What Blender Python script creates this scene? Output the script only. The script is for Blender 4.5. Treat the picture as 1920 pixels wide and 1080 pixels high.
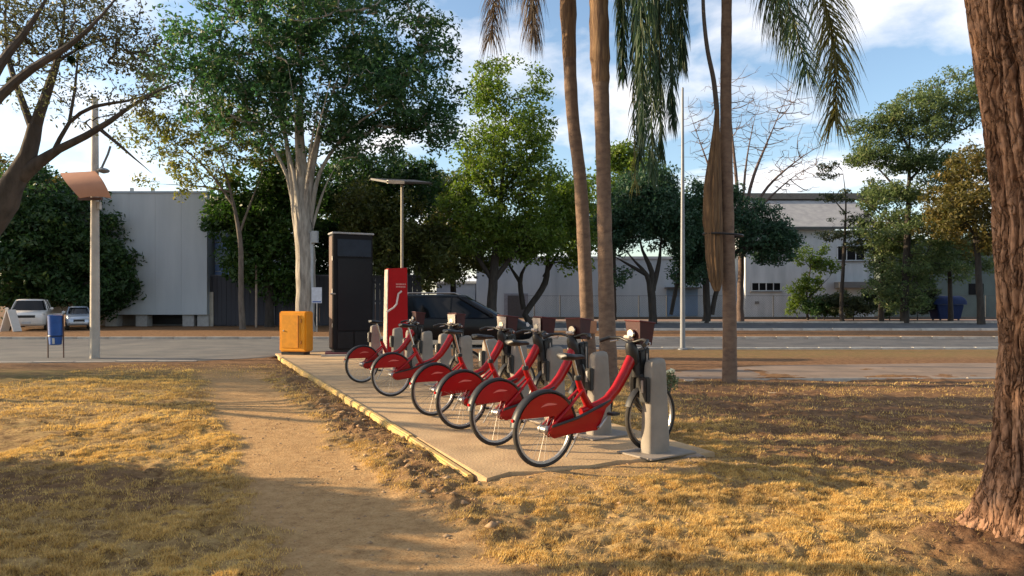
import bpy, math, random
import numpy as np
from mathutils import Vector, Matrix

R = math.radians
sc = bpy.context.scene
for o in list(bpy.data.objects):
    bpy.data.objects.remove(o)
C = sc.collection

# ------------------------------------------------------------------ camera, sky, sun, exposure
F, CAMZ, HZ = 1350.0, 1.5, 568.0
cam_data = bpy.data.cameras.new("camera")
cam = bpy.data.objects.new("camera", cam_data)
C.objects.link(cam)
cam.location = (0, 0, CAMZ)
cam.rotation_euler = (R(90), 0, 0)
cam_data.sensor_width = 36
cam_data.lens = 36 * F / 1920
cam_data.shift_y = (HZ - 540) / 1920
cam_data.clip_start = 0.1
cam_data.clip_end = 3000
sc.camera = cam

SUN_EL, SUN_AZ = 16.0, 7.0      # the sun stands at the left, a little beyond the bikes
tow = Vector((-math.cos(R(SUN_AZ)) * math.cos(R(SUN_EL)), math.sin(R(SUN_AZ)) * math.cos(R(SUN_EL)), math.sin(R(SUN_EL))))
world = bpy.data.worlds.new("World")
sc.world = world
world.use_nodes = True
nt = world.node_tree
nt.nodes.clear()
def wn(t, **k):
    n = nt.nodes.new(t)
    for a, b in k.items():
        setattr(n, a, b)
    return n
sky = wn('ShaderNodeTexSky', sky_type='NISHITA', sun_disc=False)
sky.sun_elevation = R(SUN_EL)
sky.sun_rotation = math.atan2(tow.x, tow.y)
sky.air_density = 1.0
sky.dust_density = 0.9
sky.ozone_density = 1.6
tc = wn('ShaderNodeTexCoord')
sep = wn('ShaderNodeSeparateXYZ')
nt.links.new(tc.outputs['Generated'], sep.inputs[0])
def wmath(op, a, b):
    n = wn('ShaderNodeMath', operation=op)
    for i, v in enumerate((a, b)):
        if isinstance(v, (int, float)):
            n.inputs[i].default_value = v
        else:
            nt.links.new(v, n.inputs[i])
    return n.outputs[0]
zz = wmath('ADD', wmath('MAXIMUM', sep.outputs[2], 0.0), 0.22)
cx_, cy_ = wmath('DIVIDE', sep.outputs[0], zz), wmath('DIVIDE', sep.outputs[1], zz)
comb = wn('ShaderNodeCombineXYZ')
nt.links.new(cx_, comb.inputs[0]); nt.links.new(cy_, comb.inputs[1])
mp = wn('ShaderNodeMapping')
mp.inputs['Location'].default_value = (7.7, 2.2, 0.9)
nt.links.new(comb.outputs[0], mp.inputs[0])
nz = wn('ShaderNodeTexNoise')
nz.inputs['Scale'].default_value = 2.0
nz.inputs['Detail'].default_value = 9
nz.inputs['Roughness'].default_value = 0.55
nz.inputs['Distortion'].default_value = 0.25
nt.links.new(mp.outputs[0], nz.inputs['Vector'])
rp = wn('ShaderNodeValToRGB')
rp.color_ramp.elements[0].position = 0.47
rp.color_ramp.elements[0].color = (0, 0, 0, 1)
rp.color_ramp.elements[1].position = 0.66
rp.color_ramp.elements[1].color = (0.95, 0.95, 0.95, 1)
nt.links.new(nz.outputs[0], rp.inputs[0])
mix = wn('ShaderNodeMix', data_type='RGBA')
nt.links.new(rp.outputs[0], mix.inputs[0])
nt.links.new(sky.outputs[0], mix.inputs[6])
mix.inputs[7].default_value = (5.2, 5.0, 5.0, 1)
bg = wn('ShaderNodeBackground')
bg.inputs['Strength'].default_value = 0.115
nt.links.new(mix.outputs[2], bg.inputs['Color'])
wo = wn('ShaderNodeOutputWorld')
nt.links.new(bg.outputs[0], wo.inputs[0])

sl = bpy.data.lights.new("sun", 'SUN')
sl.energy = 5.0
sl.angle = R(0.55)
sl.color = (1.0, 0.76, 0.47)
sun = bpy.data.objects.new("sun", sl)
C.objects.link(sun)
sun.location = tow * 60
sun.rotation_euler = (-tow).to_track_quat('-Z', 'Y').to_euler()

sc.view_settings.view_transform = 'Standard'
sc.view_settings.look = 'None'
sc.view_settings.gamma = 1
sc.view_settings.use_curve_mapping = False
sc.view_settings.exposure = 1.2
sc.cycles.max_bounces = 6
sc.cycles.transparent_max_bounces = 8

# ------------------------------------------------------------------ helpers
rng = np.random.default_rng(7)
random.seed(7)

def P(px, py, d):
    """photo pixel at a distance -> place in the world"""
    return Vector(((px - 960) / F * d, d, CAMZ - (py - HZ) / F * d))

MATS = {}
def mat(name, col, rough=0.7, metal=0.0, col2=None, scale=6.0, detail=4, bump=0.0, bscale=None, stretch=(1, 1, 1), spec=0.4, coat=0.0, ramp=(0.35, 0.65)):
    if name in MATS:
        return MATS[name]
    m = bpy.data.materials.new(name)
    m.use_nodes = True
    t = m.node_tree
    b = t.nodes['Principled BSDF']
    b.inputs['Base Color'].default_value = (*col, 1)
    b.inputs['Roughness'].default_value = rough
    b.inputs['Metallic'].default_value = metal
    b.inputs['Specular IOR Level'].default_value = spec
    b.inputs['Coat Weight'].default_value = coat
    if col2 is None:
        col2 = tuple(c * 0.8 for c in col)
    co = t.nodes.new('ShaderNodeTexCoord')
    mpg = t.nodes.new('ShaderNodeMapping')
    mpg.inputs['Scale'].default_value = stretch
    t.links.new(co.outputs['Object'], mpg.inputs[0])
    n = t.nodes.new('ShaderNodeTexNoise')
    n.inputs['Scale'].default_value = scale
    n.inputs['Detail'].default_value = detail
    n.inputs['Roughness'].default_value = 0.6
    t.links.new(mpg.outputs[0], n.inputs['Vector'])
    r = t.nodes.new('ShaderNodeValToRGB')
    r.color_ramp.elements[0].position, r.color_ramp.elements[1].position = ramp
    r.color_ramp.elements[0].color = (*col, 1)
    r.color_ramp.elements[1].color = (*col2, 1)
    t.links.new(n.outputs[0], r.inputs[0])
    t.links.new(r.outputs[0], b.inputs['Base Color'])
    if bump:
        n2 = t.nodes.new('ShaderNodeTexNoise')
        n2.inputs['Scale'].default_value = bscale or scale * 4
        n2.inputs['Detail'].default_value = 6
        t.links.new(mpg.outputs[0], n2.inputs['Vector'])
        bp = t.nodes.new('ShaderNodeBump')
        bp.inputs['Strength'].default_value = min(1, bump)
        bp.inputs['Distance'].default_value = 0.02
        t.links.new(n2.outputs[0], bp.inputs['Height'])
        t.links.new(bp.outputs[0], b.inputs['Normal'])
    MATS[name] = m
    return m

def leafmat(name, a, b, c=None, trans=0.35, rough=0.55):
    if name in MATS:
        return MATS[name]
    m = bpy.data.materials.new(name)
    m.use_nodes = True
    t = m.node_tree
    t.nodes.clear()
    g = t.nodes.new('ShaderNodeNewGeometry')
    r = t.nodes.new('ShaderNodeValToRGB')
    r.color_ramp.elements[0].color = (*a, 1)
    r.color_ramp.elements[1].color = (*b, 1)
    if c:
        e = r.color_ramp.elements.new(0.9)
        e.color = (*b, 1)
        r.color_ramp.elements[-1].color = (*c, 1)
    # slow drift of hue through the plant plus a jitter per leaf
    co = t.nodes.new('ShaderNodeTexCoord')
    n = t.nodes.new('ShaderNodeTexNoise')
    n.inputs['Scale'].default_value = 0.9
    n.inputs['Detail'].default_value = 2
    t.links.new(co.outputs['Object'], n.inputs['Vector'])
    ad = t.nodes.new('ShaderNodeMath'); ad.operation = 'MULTIPLY_ADD'
    ad.inputs[1].default_value = 0.6
    t.links.new(g.outputs['Random Per Island'], ad.inputs[0])
    m2 = t.nodes.new('ShaderNodeMath'); m2.operation = 'MULTIPLY_ADD'
    m2.inputs[1].default_value = 1.5; m2.inputs[2].default_value = -0.55
    t.links.new(n.outputs[0], m2.inputs[0])
    t.links.new(m2.outputs[0], ad.inputs[2])
    t.links.new(ad.outputs[0], r.inputs[0])
    d = t.nodes.new('ShaderNodeBsdfPrincipled')
    d.inputs['Roughness'].default_value = rough
    d.inputs['Specular IOR Level'].default_value = 0.35
    tr = t.nodes.new('ShaderNodeBsdfTranslucent')
    mx = t.nodes.new('ShaderNodeMixShader')
    mx.inputs[0].default_value = trans
    t.links.new(r.outputs[0], d.inputs['Base Color'])
    hs = t.nodes.new('ShaderNodeHueSaturation')
    hs.inputs['Value'].default_value = 1.5
    hs.inputs['Saturation'].default_value = 1.1
    t.links.new(r.outputs[0], hs.inputs['Color'])
    t.links.new(hs.outputs[0], tr.inputs['Color'])
    t.links.new(d.outputs[0], mx.inputs[1])
    t.links.new(tr.outputs[0], mx.inputs[2])
    o = t.nodes.new('ShaderNodeOutputMaterial')
    t.links.new(mx.outputs[0], o.inputs[0])
    MATS[name] = m
    return m

def link(name, me, m=None, parent=None, kind=None):
    o = bpy.data.objects.new(name, me)
    C.objects.link(o)
    if m is not None:
        me.materials.append(m)
    if parent is not None:
        o.parent = parent
    if kind:
        o['kind'] = kind
    return o

def tag(o, label=None, cat=None, group=None, kind=None):
    if label: o['label'] = label
    if cat: o['category'] = cat
    if group: o['group'] = group
    if kind: o['kind'] = kind
    return o

def thing(name, label, cat, loc=(0, 0, 0), rz=0.0, group=None):
    o = bpy.data.objects.new(name, None)
    o.empty_display_size = 0.1
    C.objects.link(o)
    o.location = loc
    o.rotation_euler = (0, 0, rz)
    return tag(o, label, cat, group)

class MB:
    def __init__(self):
        self.v, self.f = [], []
    def add(self, vs, fs):
        k = len(self.v)
        self.v += [tuple(p) for p in vs]
        self.f += [tuple(i + k for i in f) for f in fs]
        return self
    def box(self, c, s, M=None):
        x, y, z = (a / 2 for a in s)
        vs = [Vector((sx * x, sy * y, sz * z)) for sx in (-1, 1) for sy in (-1, 1) for sz in (-1, 1)]
        if M is not None:
            vs = [M @ p for p in vs]
        vs = [p + Vector(c) for p in vs]
        return self.add(vs, [(0, 1, 3, 2), (4, 6, 7, 5), (0, 4, 5, 1), (2, 3, 7, 6), (0, 2, 6, 4), (1, 5, 7, 3)])
    def span(self, a, b):
        a, b = Vector(a), Vector(b)
        return self.box((a + b) / 2, [abs(q) for q in (b - a)])
    def loft(self, rings, cap=True, closed=False):
        n = len(rings[0]); k = len(self.v)
        for r in rings:
            self.v += [tuple(p) for p in r]
        m = len(rings)
        for i in range(m if closed else m - 1):
            a, b = k + i * n, k + ((i + 1) % m) * n
            for j in range(n):
                self.f.append((a + j, a + (j + 1) % n, b + (j + 1) % n, b + j))
        if cap and not closed:
            self.f.append(tuple(k + j for j in reversed(range(n))))
            self.f.append(tuple(k + (m - 1) * n + j for j in range(n)))
        return self
    def tube(self, pts, rad, n=8, cap=True, closed=False, sx=1.0, flute=0.0):
        pts = [Vector(p) for p in pts]
        if isinstance(rad, (int, float)):
            rad = [rad] * len(pts)
        rings, up = [], None
        m = len(pts)
        for i, p in enumerate(pts):
            if closed:
                d = pts[(i + 1) % m] - pts[i - 1]
            else:
                d = pts[min(i + 1, m - 1)] - pts[max(i - 1, 0)]
            if d.length < 1e-9:
                d = Vector((0, 0, 1))
            d.normalize()
            if up is None:
                up = Vector((0, 0, 1)) if abs(d.z) < 0.9 else Vector((0, 1, 0))
            s = d.cross(up)
            if s.length < 1e-6:
                s = d.orthogonal()
            s.normalize()
            up = s.cross(d).normalized()
            rings.append([p + (s * math.cos(a) * sx + up * math.sin(a)) * rad[i] * (1 + flute * (math.sin(5 * a + .12 * i) + .7 * math.sin(8 * a + 1 - .2 * i))) for a in (2 * math.pi * j / n for j in range(n))])
        return self.loft(rings, cap, closed)
    def lathe(self, prof, n=24, axis='z', c=(0, 0, 0)):
        c = Vector(c)
        def q(r, h, a):
            if axis == 'z': return c + Vector((r * math.cos(a), r * math.sin(a), h))
            if axis == 'y': return c + Vector((r * math.cos(a), h, r * math.sin(a)))
            return c + Vector((h, r * math.cos(a), r * math.sin(a)))
        return self.loft([[q(r, h, 2 * math.pi * j / n) for j in range(n)] for r, h in prof])
    def prism(self, poly, y0, y1):
        """polygon in x-z pushed out along y"""
        n = len(poly)
        vs = [(x, y0, z) for x, z in poly] + [(x, y1, z) for x, z in poly]
        fs = [tuple(range(n)), tuple(reversed(range(n, 2 * n)))] + [(i, i + n, (i + 1) % n + n, (i + 1) % n) for i in range(n)]
        return self.add(vs, fs)
    def mesh(self, name, smooth=False, bevel=0):
        me = bpy.data.meshes.new(name)
        me.from_pydata(self.v, [], self.f)
        if bevel:
            import bmesh
            bm = bmesh.new(); bm.from_mesh(me)
            bmesh.ops.recalc_face_normals(bm, faces=bm.faces)
            bmesh.ops.bevel(bm, geom=[e for e in bm.edges if e.is_manifold and e.calc_face_angle(0) > 0.6], offset=bevel, segments=2, affect='EDGES', clamp_overlap=True)
            bm.to_mesh(me); bm.free()
        else:
            import bmesh
            bm = bmesh.new(); bm.from_mesh(me)
            bmesh.ops.recalc_face_normals(bm, faces=bm.faces)
            bm.to_mesh(me); bm.free()
        if smooth:
            me.polygons.foreach_set('use_smooth', [True] * len(me.polygons))
            if hasattr(me, 'set_sharp_from_angle'):
                me.set_sharp_from_angle(angle=R(40))
        me.update()
        return me
    def build(self, name, m, parent=None, smooth=False, bevel=0, kind=None):
        return link(name, self.mesh(name, smooth, bevel), m, parent, kind)

def npmesh(name, V, Fc, m, parent=None, kind=None, smooth=False):
    """fast mesh from arrays; all faces have the same number of corners"""
    V = np.asarray(V, dtype=np.float32); Fc = np.asarray(Fc, dtype=np.int32)
    k = Fc.shape[1]
    me = bpy.data.meshes.new(name)
    me.vertices.add(len(V)); me.vertices.foreach_set('co', V.ravel())
    me.loops.add(Fc.size); me.loops.foreach_set('vertex_index', Fc.ravel())
    me.polygons.add(len(Fc))
    me.polygons.foreach_set('loop_start', np.arange(0, Fc.size, k, dtype=np.int32))
    me.polygons.foreach_set('loop_total', np.full(len(Fc), k, dtype=np.int32))
    if smooth:
        me.polygons.foreach_set('use_smooth', np.ones(len(Fc), dtype=bool))
    me.update(calc_edges=True)
    me.validate()
    return link(name, me, m, parent, kind)

def _hash(ix, iy, iz, s):
    h = (ix.astype(np.int64) * 374761393 + iy.astype(np.int64) * 668265263 + iz.astype(np.int64) * 2147483647 + s * 1274126177) & 0xFFFFFFFF
    h = ((h ^ (h >> 13)) * 1274126177) & 0xFFFFFFFF
    return ((h ^ (h >> 16)) & 0xFFFF) / 65535.0
def vnoise(x, y, z=None, s=0):
    z = np.zeros_like(x) if z is None else z
    ix, iy, iz = np.floor(x), np.floor(y), np.floor(z)
    fx, fy, fz = x - ix, y - iy, z - iz
    fx, fy, fz = (t * t * (3 - 2 * t) for t in (fx, fy, fz))
    out = 0
    for a in (0, 1):
        for b in (0, 1):
            for c in (0, 1):
                w = (fx if a else 1 - fx) * (fy if b else 1 - fy) * (fz if c else 1 - fz)
                out = out + w * _hash(ix + a, iy + b, iz + c, s)
    return out
def fbm(x, y, z=None, s=0, o=4):
    r, a, t = 0, 1.0, 0
    for i in range(o):
        f = 2.03 ** i
        r = r + a * vnoise(x * f, y * f, None if z is None else z * f, s + i); t += a; a *= 0.5
    return r / t
def sstep(a, b, x):
    t = np.clip((x - a) / (b - a), 0, 1)
    return t * t * (3 - 2 * t)

# ------------------------------------------------------------------ the bike row's own axes
U = Vector((-0.408, 0.913, 0))      # along the row, away from the camera
N = Vector((0.913, 0.408, 0))       # across it, from the kerb to the docks
D0 = Vector((1.40, 7.20, 0))        # first dock
S0, T0 = D0.dot(U), D0.dot(N)
def ST(s, t, z=0.0):
    return U * s + N * t + Vector((0, 0, z))
PADZ = 0.05

# ------------------------------------------------------------------ ground
def ground_masks(X, Y):
    s = X * U.x + Y * U.y
    t = X * N.x + Y * N.y
    wob = (fbm(X * 0.9, Y * 0.9, s=3) - 0.5)
    pc = 0.98 + wob * 0.5 - 0.02 * (s - 6)                       # middle of the trodden path
    path = (1 - sstep(0.42, 0.74, np.abs(t - pc + (fbm(X * 4, Y * 4, s=9) - .5) * .35))) * (1 - sstep(13, 19, Y)) * sstep(-2, 1, Y)
    rim = np.exp(-((t - 1.86 + wob * .3) / 0.26) ** 2) * sstep(3.0, 5.5, s) * (1 - sstep(15, 19, s))
    pad = sstep(2.1, 2.16, t) * (1 - sstep(4.62, 4.7, t)) * sstep(5.35, 5.75, s) * (1 - sstep(21.6, 21.8, s))
    bare = sstep(0.52, 0.66, fbm(X * 0.55, Y * 0.55, s=21)) * 0.75
    bare = np.maximum(bare, sstep(1.6, 3.0, X) * sstep(6.0, 6.8, Y) * (0.72 + 0.35 * fbm(X * 1.2, Y * 2.2, s=5)))  # bare soil right of the docks, its dark colour also deepens the shade
    bare = np.maximum(bare, sstep(13.5, 16.5, Y) * 0.9)
    bare = np.maximum(bare, 1 - sstep(.55, 1.15, np.hypot(X - 3.3, Y - 4.3) + .5 * wob))
    bare = np.minimum(bare, 1)
    return s, t, path, rim, pad, bare
def ground_h(X, Y):
    s, t, path, rim, pad, bare = ground_masks(X, Y)
    near = 1 - sstep(14, 18, Y)
    h = (fbm(X * 1.1, Y * 1.1, s=1) - 0.5) * 0.10 + (fbm(X * 5.5, Y * 5.5, s=2, o=4) - 0.5) * 0.06 * (1 - path * 0.85) + (fbm(X * 15, Y * 15, s=12, o=3) - 0.5) * 0.042 * (1 - path * 0.8) * (1 - sstep(9, 14, Y)) - 0.03 * sstep(.62, .78, fbm(X * 8, Y * 8, s=14, o=2)) * (1 - path)
    ridge = 1 - np.abs(2 * fbm(X * 5 + 3, Y * 5, s=31, o=4) - 1)
    h = h * (1 - 0.75 * path) - 0.03 * path
    h = h + rim * (0.015 + 0.11 * (ridge - 0.62))
    # sand has drifted up to the near end of the slab
    end = np.exp(-((s - 5.45) / 0.55) ** 2) * sstep(1.9, 2.4, t) * (1 - sstep(4.3, 4.9, t))
    h = h * (1 - 0.8 * end) + end * (PADZ - 0.012)
    # the soil heaped about the old tree
    rr = np.hypot(X - 3.28, Y - 4.35)
    h = h + 0.10 * np.exp(-(rr / 0.7) ** 2) * (0.8 + 0.4 * ridge)
    h = h * near
    return np.where(pad > 0.5, np.minimum(h, -0.03) - 0.05, h)

def lines(parts):
    out = []
    for a, b, st in parts:
        out.append(np.arange(a, b, st))
    return np.concatenate(out)
xs = np.concatenate([-np.geomspace(420, 10.2, 26), lines([(-10, -5.0, .11), (-5.0, -3.4, .05), (-3.4, 4.2, .026), (4.2, 6, .06), (6, 12, .14)]), np.geomspace(12.2, 420, 26)])
ys = np.concatenate([-np.geomspace(300, 1.0, 20), lines([(-.8, 3.4, .4), (3.4, 7.4, .026), (7.4, 10, .045), (10, 15, .09), (15, 24, .3)]), np.geomspace(24.3, 900, 40)])
GX, GY = np.meshgrid(xs, ys)
GH = ground_h(GX.ravel(), GY.ravel())
nx, ny = len(xs), len(ys)
ii = np.arange(nx * ny).reshape(ny, nx)
quads = np.stack([ii[:-1, :-1], ii[:-1, 1:], ii[1:, 1:], ii[1:, :-1]], -1).reshape(-1, 4)

gm = bpy.data.materials.new('dry_ground')
gm.use_nodes = True
t_ = gm.node_tree
B_ = t_.nodes['Principled BSDF']
B_.inputs['Roughness'].default_value = 0.95
B_.inputs['Specular IOR Level'].default_value = 0.1
def N_(ty, **k):
    n = t_.nodes.new(ty)
    for a, b in k.items(): setattr(n, a, b)
    return n
co_ = N_('ShaderNodeTexCoord')
def noise_(scale, detail=5, rough=0.6):
    n = N_('ShaderNodeTexNoise')
    n.inputs['Scale'].default_value = scale; n.inputs['Detail'].default_value = detail; n.inputs['Roughness'].default_value = rough
    t_.links.new(co_.outputs['Object'], n.inputs['Vector'])
    return n.outputs[0]
def ramp_(fac, stops):
    r = N_('ShaderNodeValToRGB')
    while len(r.color_ramp.elements) < len(stops): r.color_ramp.elements.new(0.5)
    for e, (p, c) in zip(r.color_ramp.elements, stops):
        e.position = p; e.color = (*c, 1)
    t_.links.new(fac, r.inputs[0])
    return r.outputs[0]
def mixc_(f, a, b):
    m = N_('ShaderNodeMix', data_type='RGBA')
    t_.links.new(f, m.inputs[0]); t_.links.new(a, m.inputs[6]); t_.links.new(b, m.inputs[7])
    return m.outputs[2]
def attr_(n):
    a = N_('ShaderNodeAttribute', attribute_name=n)
    return a.outputs['Fac']
grass_c = ramp_(noise_(5.5, 12, .78), [(0.34, (.085, .048, .024)), (0.43, (.22, .135, .06)), (0.56, (.44, .295, .125)), (0.72, (.30, .215, .085))])
soil_shade_c = ramp_(noise_(7.0, 9, .75), [(0.34, (.065, .034, .02)), (0.5, (.17, .092, .05)), (0.70, (.31, .185, .10))])  # soil tone, darkened further to stand in for shade at the right
path_c = ramp_(noise_(9, 12, .78), [(0.30, (.27, .155, .07)), (0.5, (.45, .28, .13)), (0.7, (.54, .36, .18))])
green_c = ramp_(noise_(2.0, 6, .6), [(0.35, (.24, .155, .075)), (0.62, (.16, .15, .055))])
c1 = mixc_(attr_('bare'), grass_c, soil_shade_c)
c1 = mixc_(attr_('green'), c1, green_c)
c1 = mixc_(attr_('path'), c1, path_c)
speck = ramp_(noise_(60, 4, .7), [(0.33, (.55, .5, .45)), (0.46, (1, 1, 1))])
mm = N_('ShaderNodeMix', data_type='RGBA', blend_type='MULTIPLY')
mm.inputs[0].default_value = 0.8
t_.links.new(c1, mm.inputs[6]); t_.links.new(speck, mm.inputs[7])
t_.links.new(mm.outputs[2], B_.inputs['Base Color'])
bp_ = N_('ShaderNodeBump')
bp_.inputs['Strength'].default_value = 0.9; bp_.inputs['Distance'].default_value = 0.03
t_.links.new(noise_(38, 8, .7), bp_.inputs['Height'])
t_.links.new(bp_.outputs[0], B_.inputs['Normal'])

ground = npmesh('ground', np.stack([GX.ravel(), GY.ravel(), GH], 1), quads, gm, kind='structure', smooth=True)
s_, tt_, pm_, rim_, pad_, bare_ = ground_masks(GX.ravel(), GY.ravel())
gx, gy = GX.ravel(), GY.ravel()
green_ = sstep(19.0, 20.5, gy) * (1 - sstep(23, 24, gy)) * sstep(2, 7, gx) * .5
green_ = np.maximum(green_, sstep(12, 14, gy) * (1 - sstep(15.5, 17, gy)) * (1 - sstep(-6.5, -4.5, gx)) * .7)
endm = np.exp(-((s_ - 5.35) / 0.55) ** 2) * sstep(1.9, 2.4, tt_) * (1 - sstep(4.0, 4.7, tt_))
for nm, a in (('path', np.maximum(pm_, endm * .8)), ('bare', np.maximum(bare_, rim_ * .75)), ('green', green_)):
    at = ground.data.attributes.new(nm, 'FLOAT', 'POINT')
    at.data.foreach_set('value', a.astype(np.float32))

# ------------------------------------------------------------------ roads, kerbs, pavements
asphalt = mat('asphalt', (.045, .05, .058), .9, col2=(.10, .098, .10), scale=.8, detail=11, bump=.3, bscale=60)
asphalt2 = mat('asphalt_old', (.065, .07, .074), .9, col2=(.125, .12, .115), scale=.9, detail=11, bump=.3, bscale=60)
kerbm = mat('kerb_concrete', (.52, .47, .40), .85, col2=(.35, .30, .25), scale=2.5, bump=.2)
kerbw = mat('kerb_white', (.55, .53, .48), .8, col2=(.36, .33, .30), scale=2.0, bump=.2)
def flat(name, pts, z, m):
    return MB().add([(x, y, z) for x, y in pts], [tuple(range(len(pts)))]).build(name, m, kind='structure')
near_edge = [(-90, 18.0), (-12, 18.1), (-8, 18.6), (-6.8, 19.6), (-6.3, 21.6), (-5.2, 22.9), (-2, 23.4), (30, 23.4), (90, 23.6)]
flat('road', near_edge + [(90, 30.0), (-90, 29.6)], 0.004, asphalt)
flat('road', [(-4, 39.4), (140, 39.4), (140, 53.5), (-4, 53.5)], 0.004, asphalt)
flat('road_patch', [(-16.5, 18.12), (-12.1, 18.12), (-8.1, 18.66), (-7.0, 19.6), (-6.5, 21.6), (-5.3, 22.9), (-2.1, 23.5), (1, 23.5), (-1.5, 29.5), (-13.2, 29.5)], 0.008, asphalt2)
def kerb_run(name, pts, m, w=.16, h=.1, gap=.012, step=1.0):
    root = tag(bpy.data.objects.new(name, None), kind='structure'); C.objects.link(root)
    stones = {}
    for a, b in zip(pts[:-1], pts[1:]):
        a, b = Vector((*a, 0)), Vector((*b, 0))
        L = (b - a).length
        n = max(1, round(L / step)); st = L / n
        me = stones.get(round(st, 2))
        if me is None:
            me = MB().box((0, 0, h / 2 - .03), (st - gap, w, h + .06)).mesh('kerb_stone', bevel=.012)
            me.materials.append(m); stones[round(st, 2)] = me
        an = math.atan2((b - a).y, (b - a).x)
        for i in range(n):
            o = bpy.data.objects.new('kerb_stone', me); C.objects.link(o); o.parent = root
            o.location = a + (b - a) * ((i + .5) / n); o.rotation_euler = (0, 0, an + random.uniform(-.004, .004))
            o.location.z += random.uniform(-.008, .004)
    return root
kerb_run('kerb', [(-18, 18.0), (-12, 18.02), (-8.1, 18.5)], kerbm, h=.03)
kerb_run('kerb', [(1.8, 23.3), (18, 23.3)], kerbw, h=.07)
kerb_run('kerb', [(-26, 29.8), (-2, 29.95), (24, 30.1)], kerbm, h=.1, step=1.3)
kerb_run('kerb', [(-2, 39.2), (32, 39.2)], kerbw, h=.12, step=1.6)
kerb_run('kerb', [(-2, 53.8), (44, 53.8)], kerbm, h=.12, step=2.0)
pave = mat('paving_brown', (.23, .165, .12), .9, col2=(.15, .11, .08), scale=1.0, detail=8, bump=.2, bscale=30)
flat('footpath', [(3.0, 13.95), (7, 14.3), (60, 14.6), (60, 18.0), (11, 17.9), (6, 17.2), (3.4, 15.6)], 0.006, pave)
kerb_run('kerb', [(3.3, 13.85), (7, 14.2), (16, 14.5)], kerbm, w=.06, h=.025)
flat('pavement', [(-4, 53.9), (140, 53.9), (140, 65.5), (-4, 65.5)], 0.012, mat('paving_red', (.30, .20, .15), .9, col2=(.22, .15, .12), scale=.7, detail=6))

# ------------------------------------------------------------------ the bicycle station's slab
slabm = mat('sandy_concrete', (.50, .345, .185), .9, col2=(.37, .25, .135), scale=2.6, detail=10, bump=.35, bscale=40)
yel = mat('yellow_kerb_paint', (.60, .415, .125), .85, col2=(.42, .29, .14), scale=5, detail=8, bump=.25, bscale=30)
pad = tag(bpy.data.objects.new('station_pavement', None), kind='structure'); C.objects.link(pad)
edges = [5.42, 8.9, 12.3, 15.6, 18.6, 21.7]
for i in range(5):
    a, b = edges[i] + .008, edges[i + 1] - .008
    for t0, t1 in ((2.235, 4.66),):
        sh = 0
        c = [ST(a + sh * (t0 - 2.1), t0), ST(a + sh * (t1 - 2.1), t1), ST(b, t1), ST(b, t0)]
        if i == 0:      # broken near end
            a0, a1 = c[0], c[1]
            e = [a0.lerp(a1, k / 9) + U * (random.uniform(-.09, .09) + .15) for k in range(10)]
            c = e + c[2:]
        n = len(c); dz = random.uniform(-.004, .004)
        MB().add([(p.x, p.y, -.1) for p in c] + [(p.x, p.y, PADZ + dz) for p in c],
                 [tuple(reversed(range(n))), tuple(range(n, 2 * n))] + [(k, (k + 1) % n, (k + 1) % n + n, k + n) for k in range(n)]
                 ).build('concrete_slab', slabm, pad, bevel=.006)
for i in range(8):
    a = 5.75 + i * 1.81
    st = 1.80
    p0, p1 = ST(a, 2.18), ST(a + st, 2.18)
    mid = (p0 + p1) / 2
    k = MB().box((0, 0, 0), (st - .004, .07, .21)).build('kerb_stone', yel, pad, bevel=.015)
    k.location = (mid.x, mid.y, -.035 + (-.025 if i == 0 else 0)); k.rotation_euler = (0, -.012 if i == 0 else 0, math.atan2(U.y, U.x))
    k['label'] = 'yellow painted kerb stone'

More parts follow.
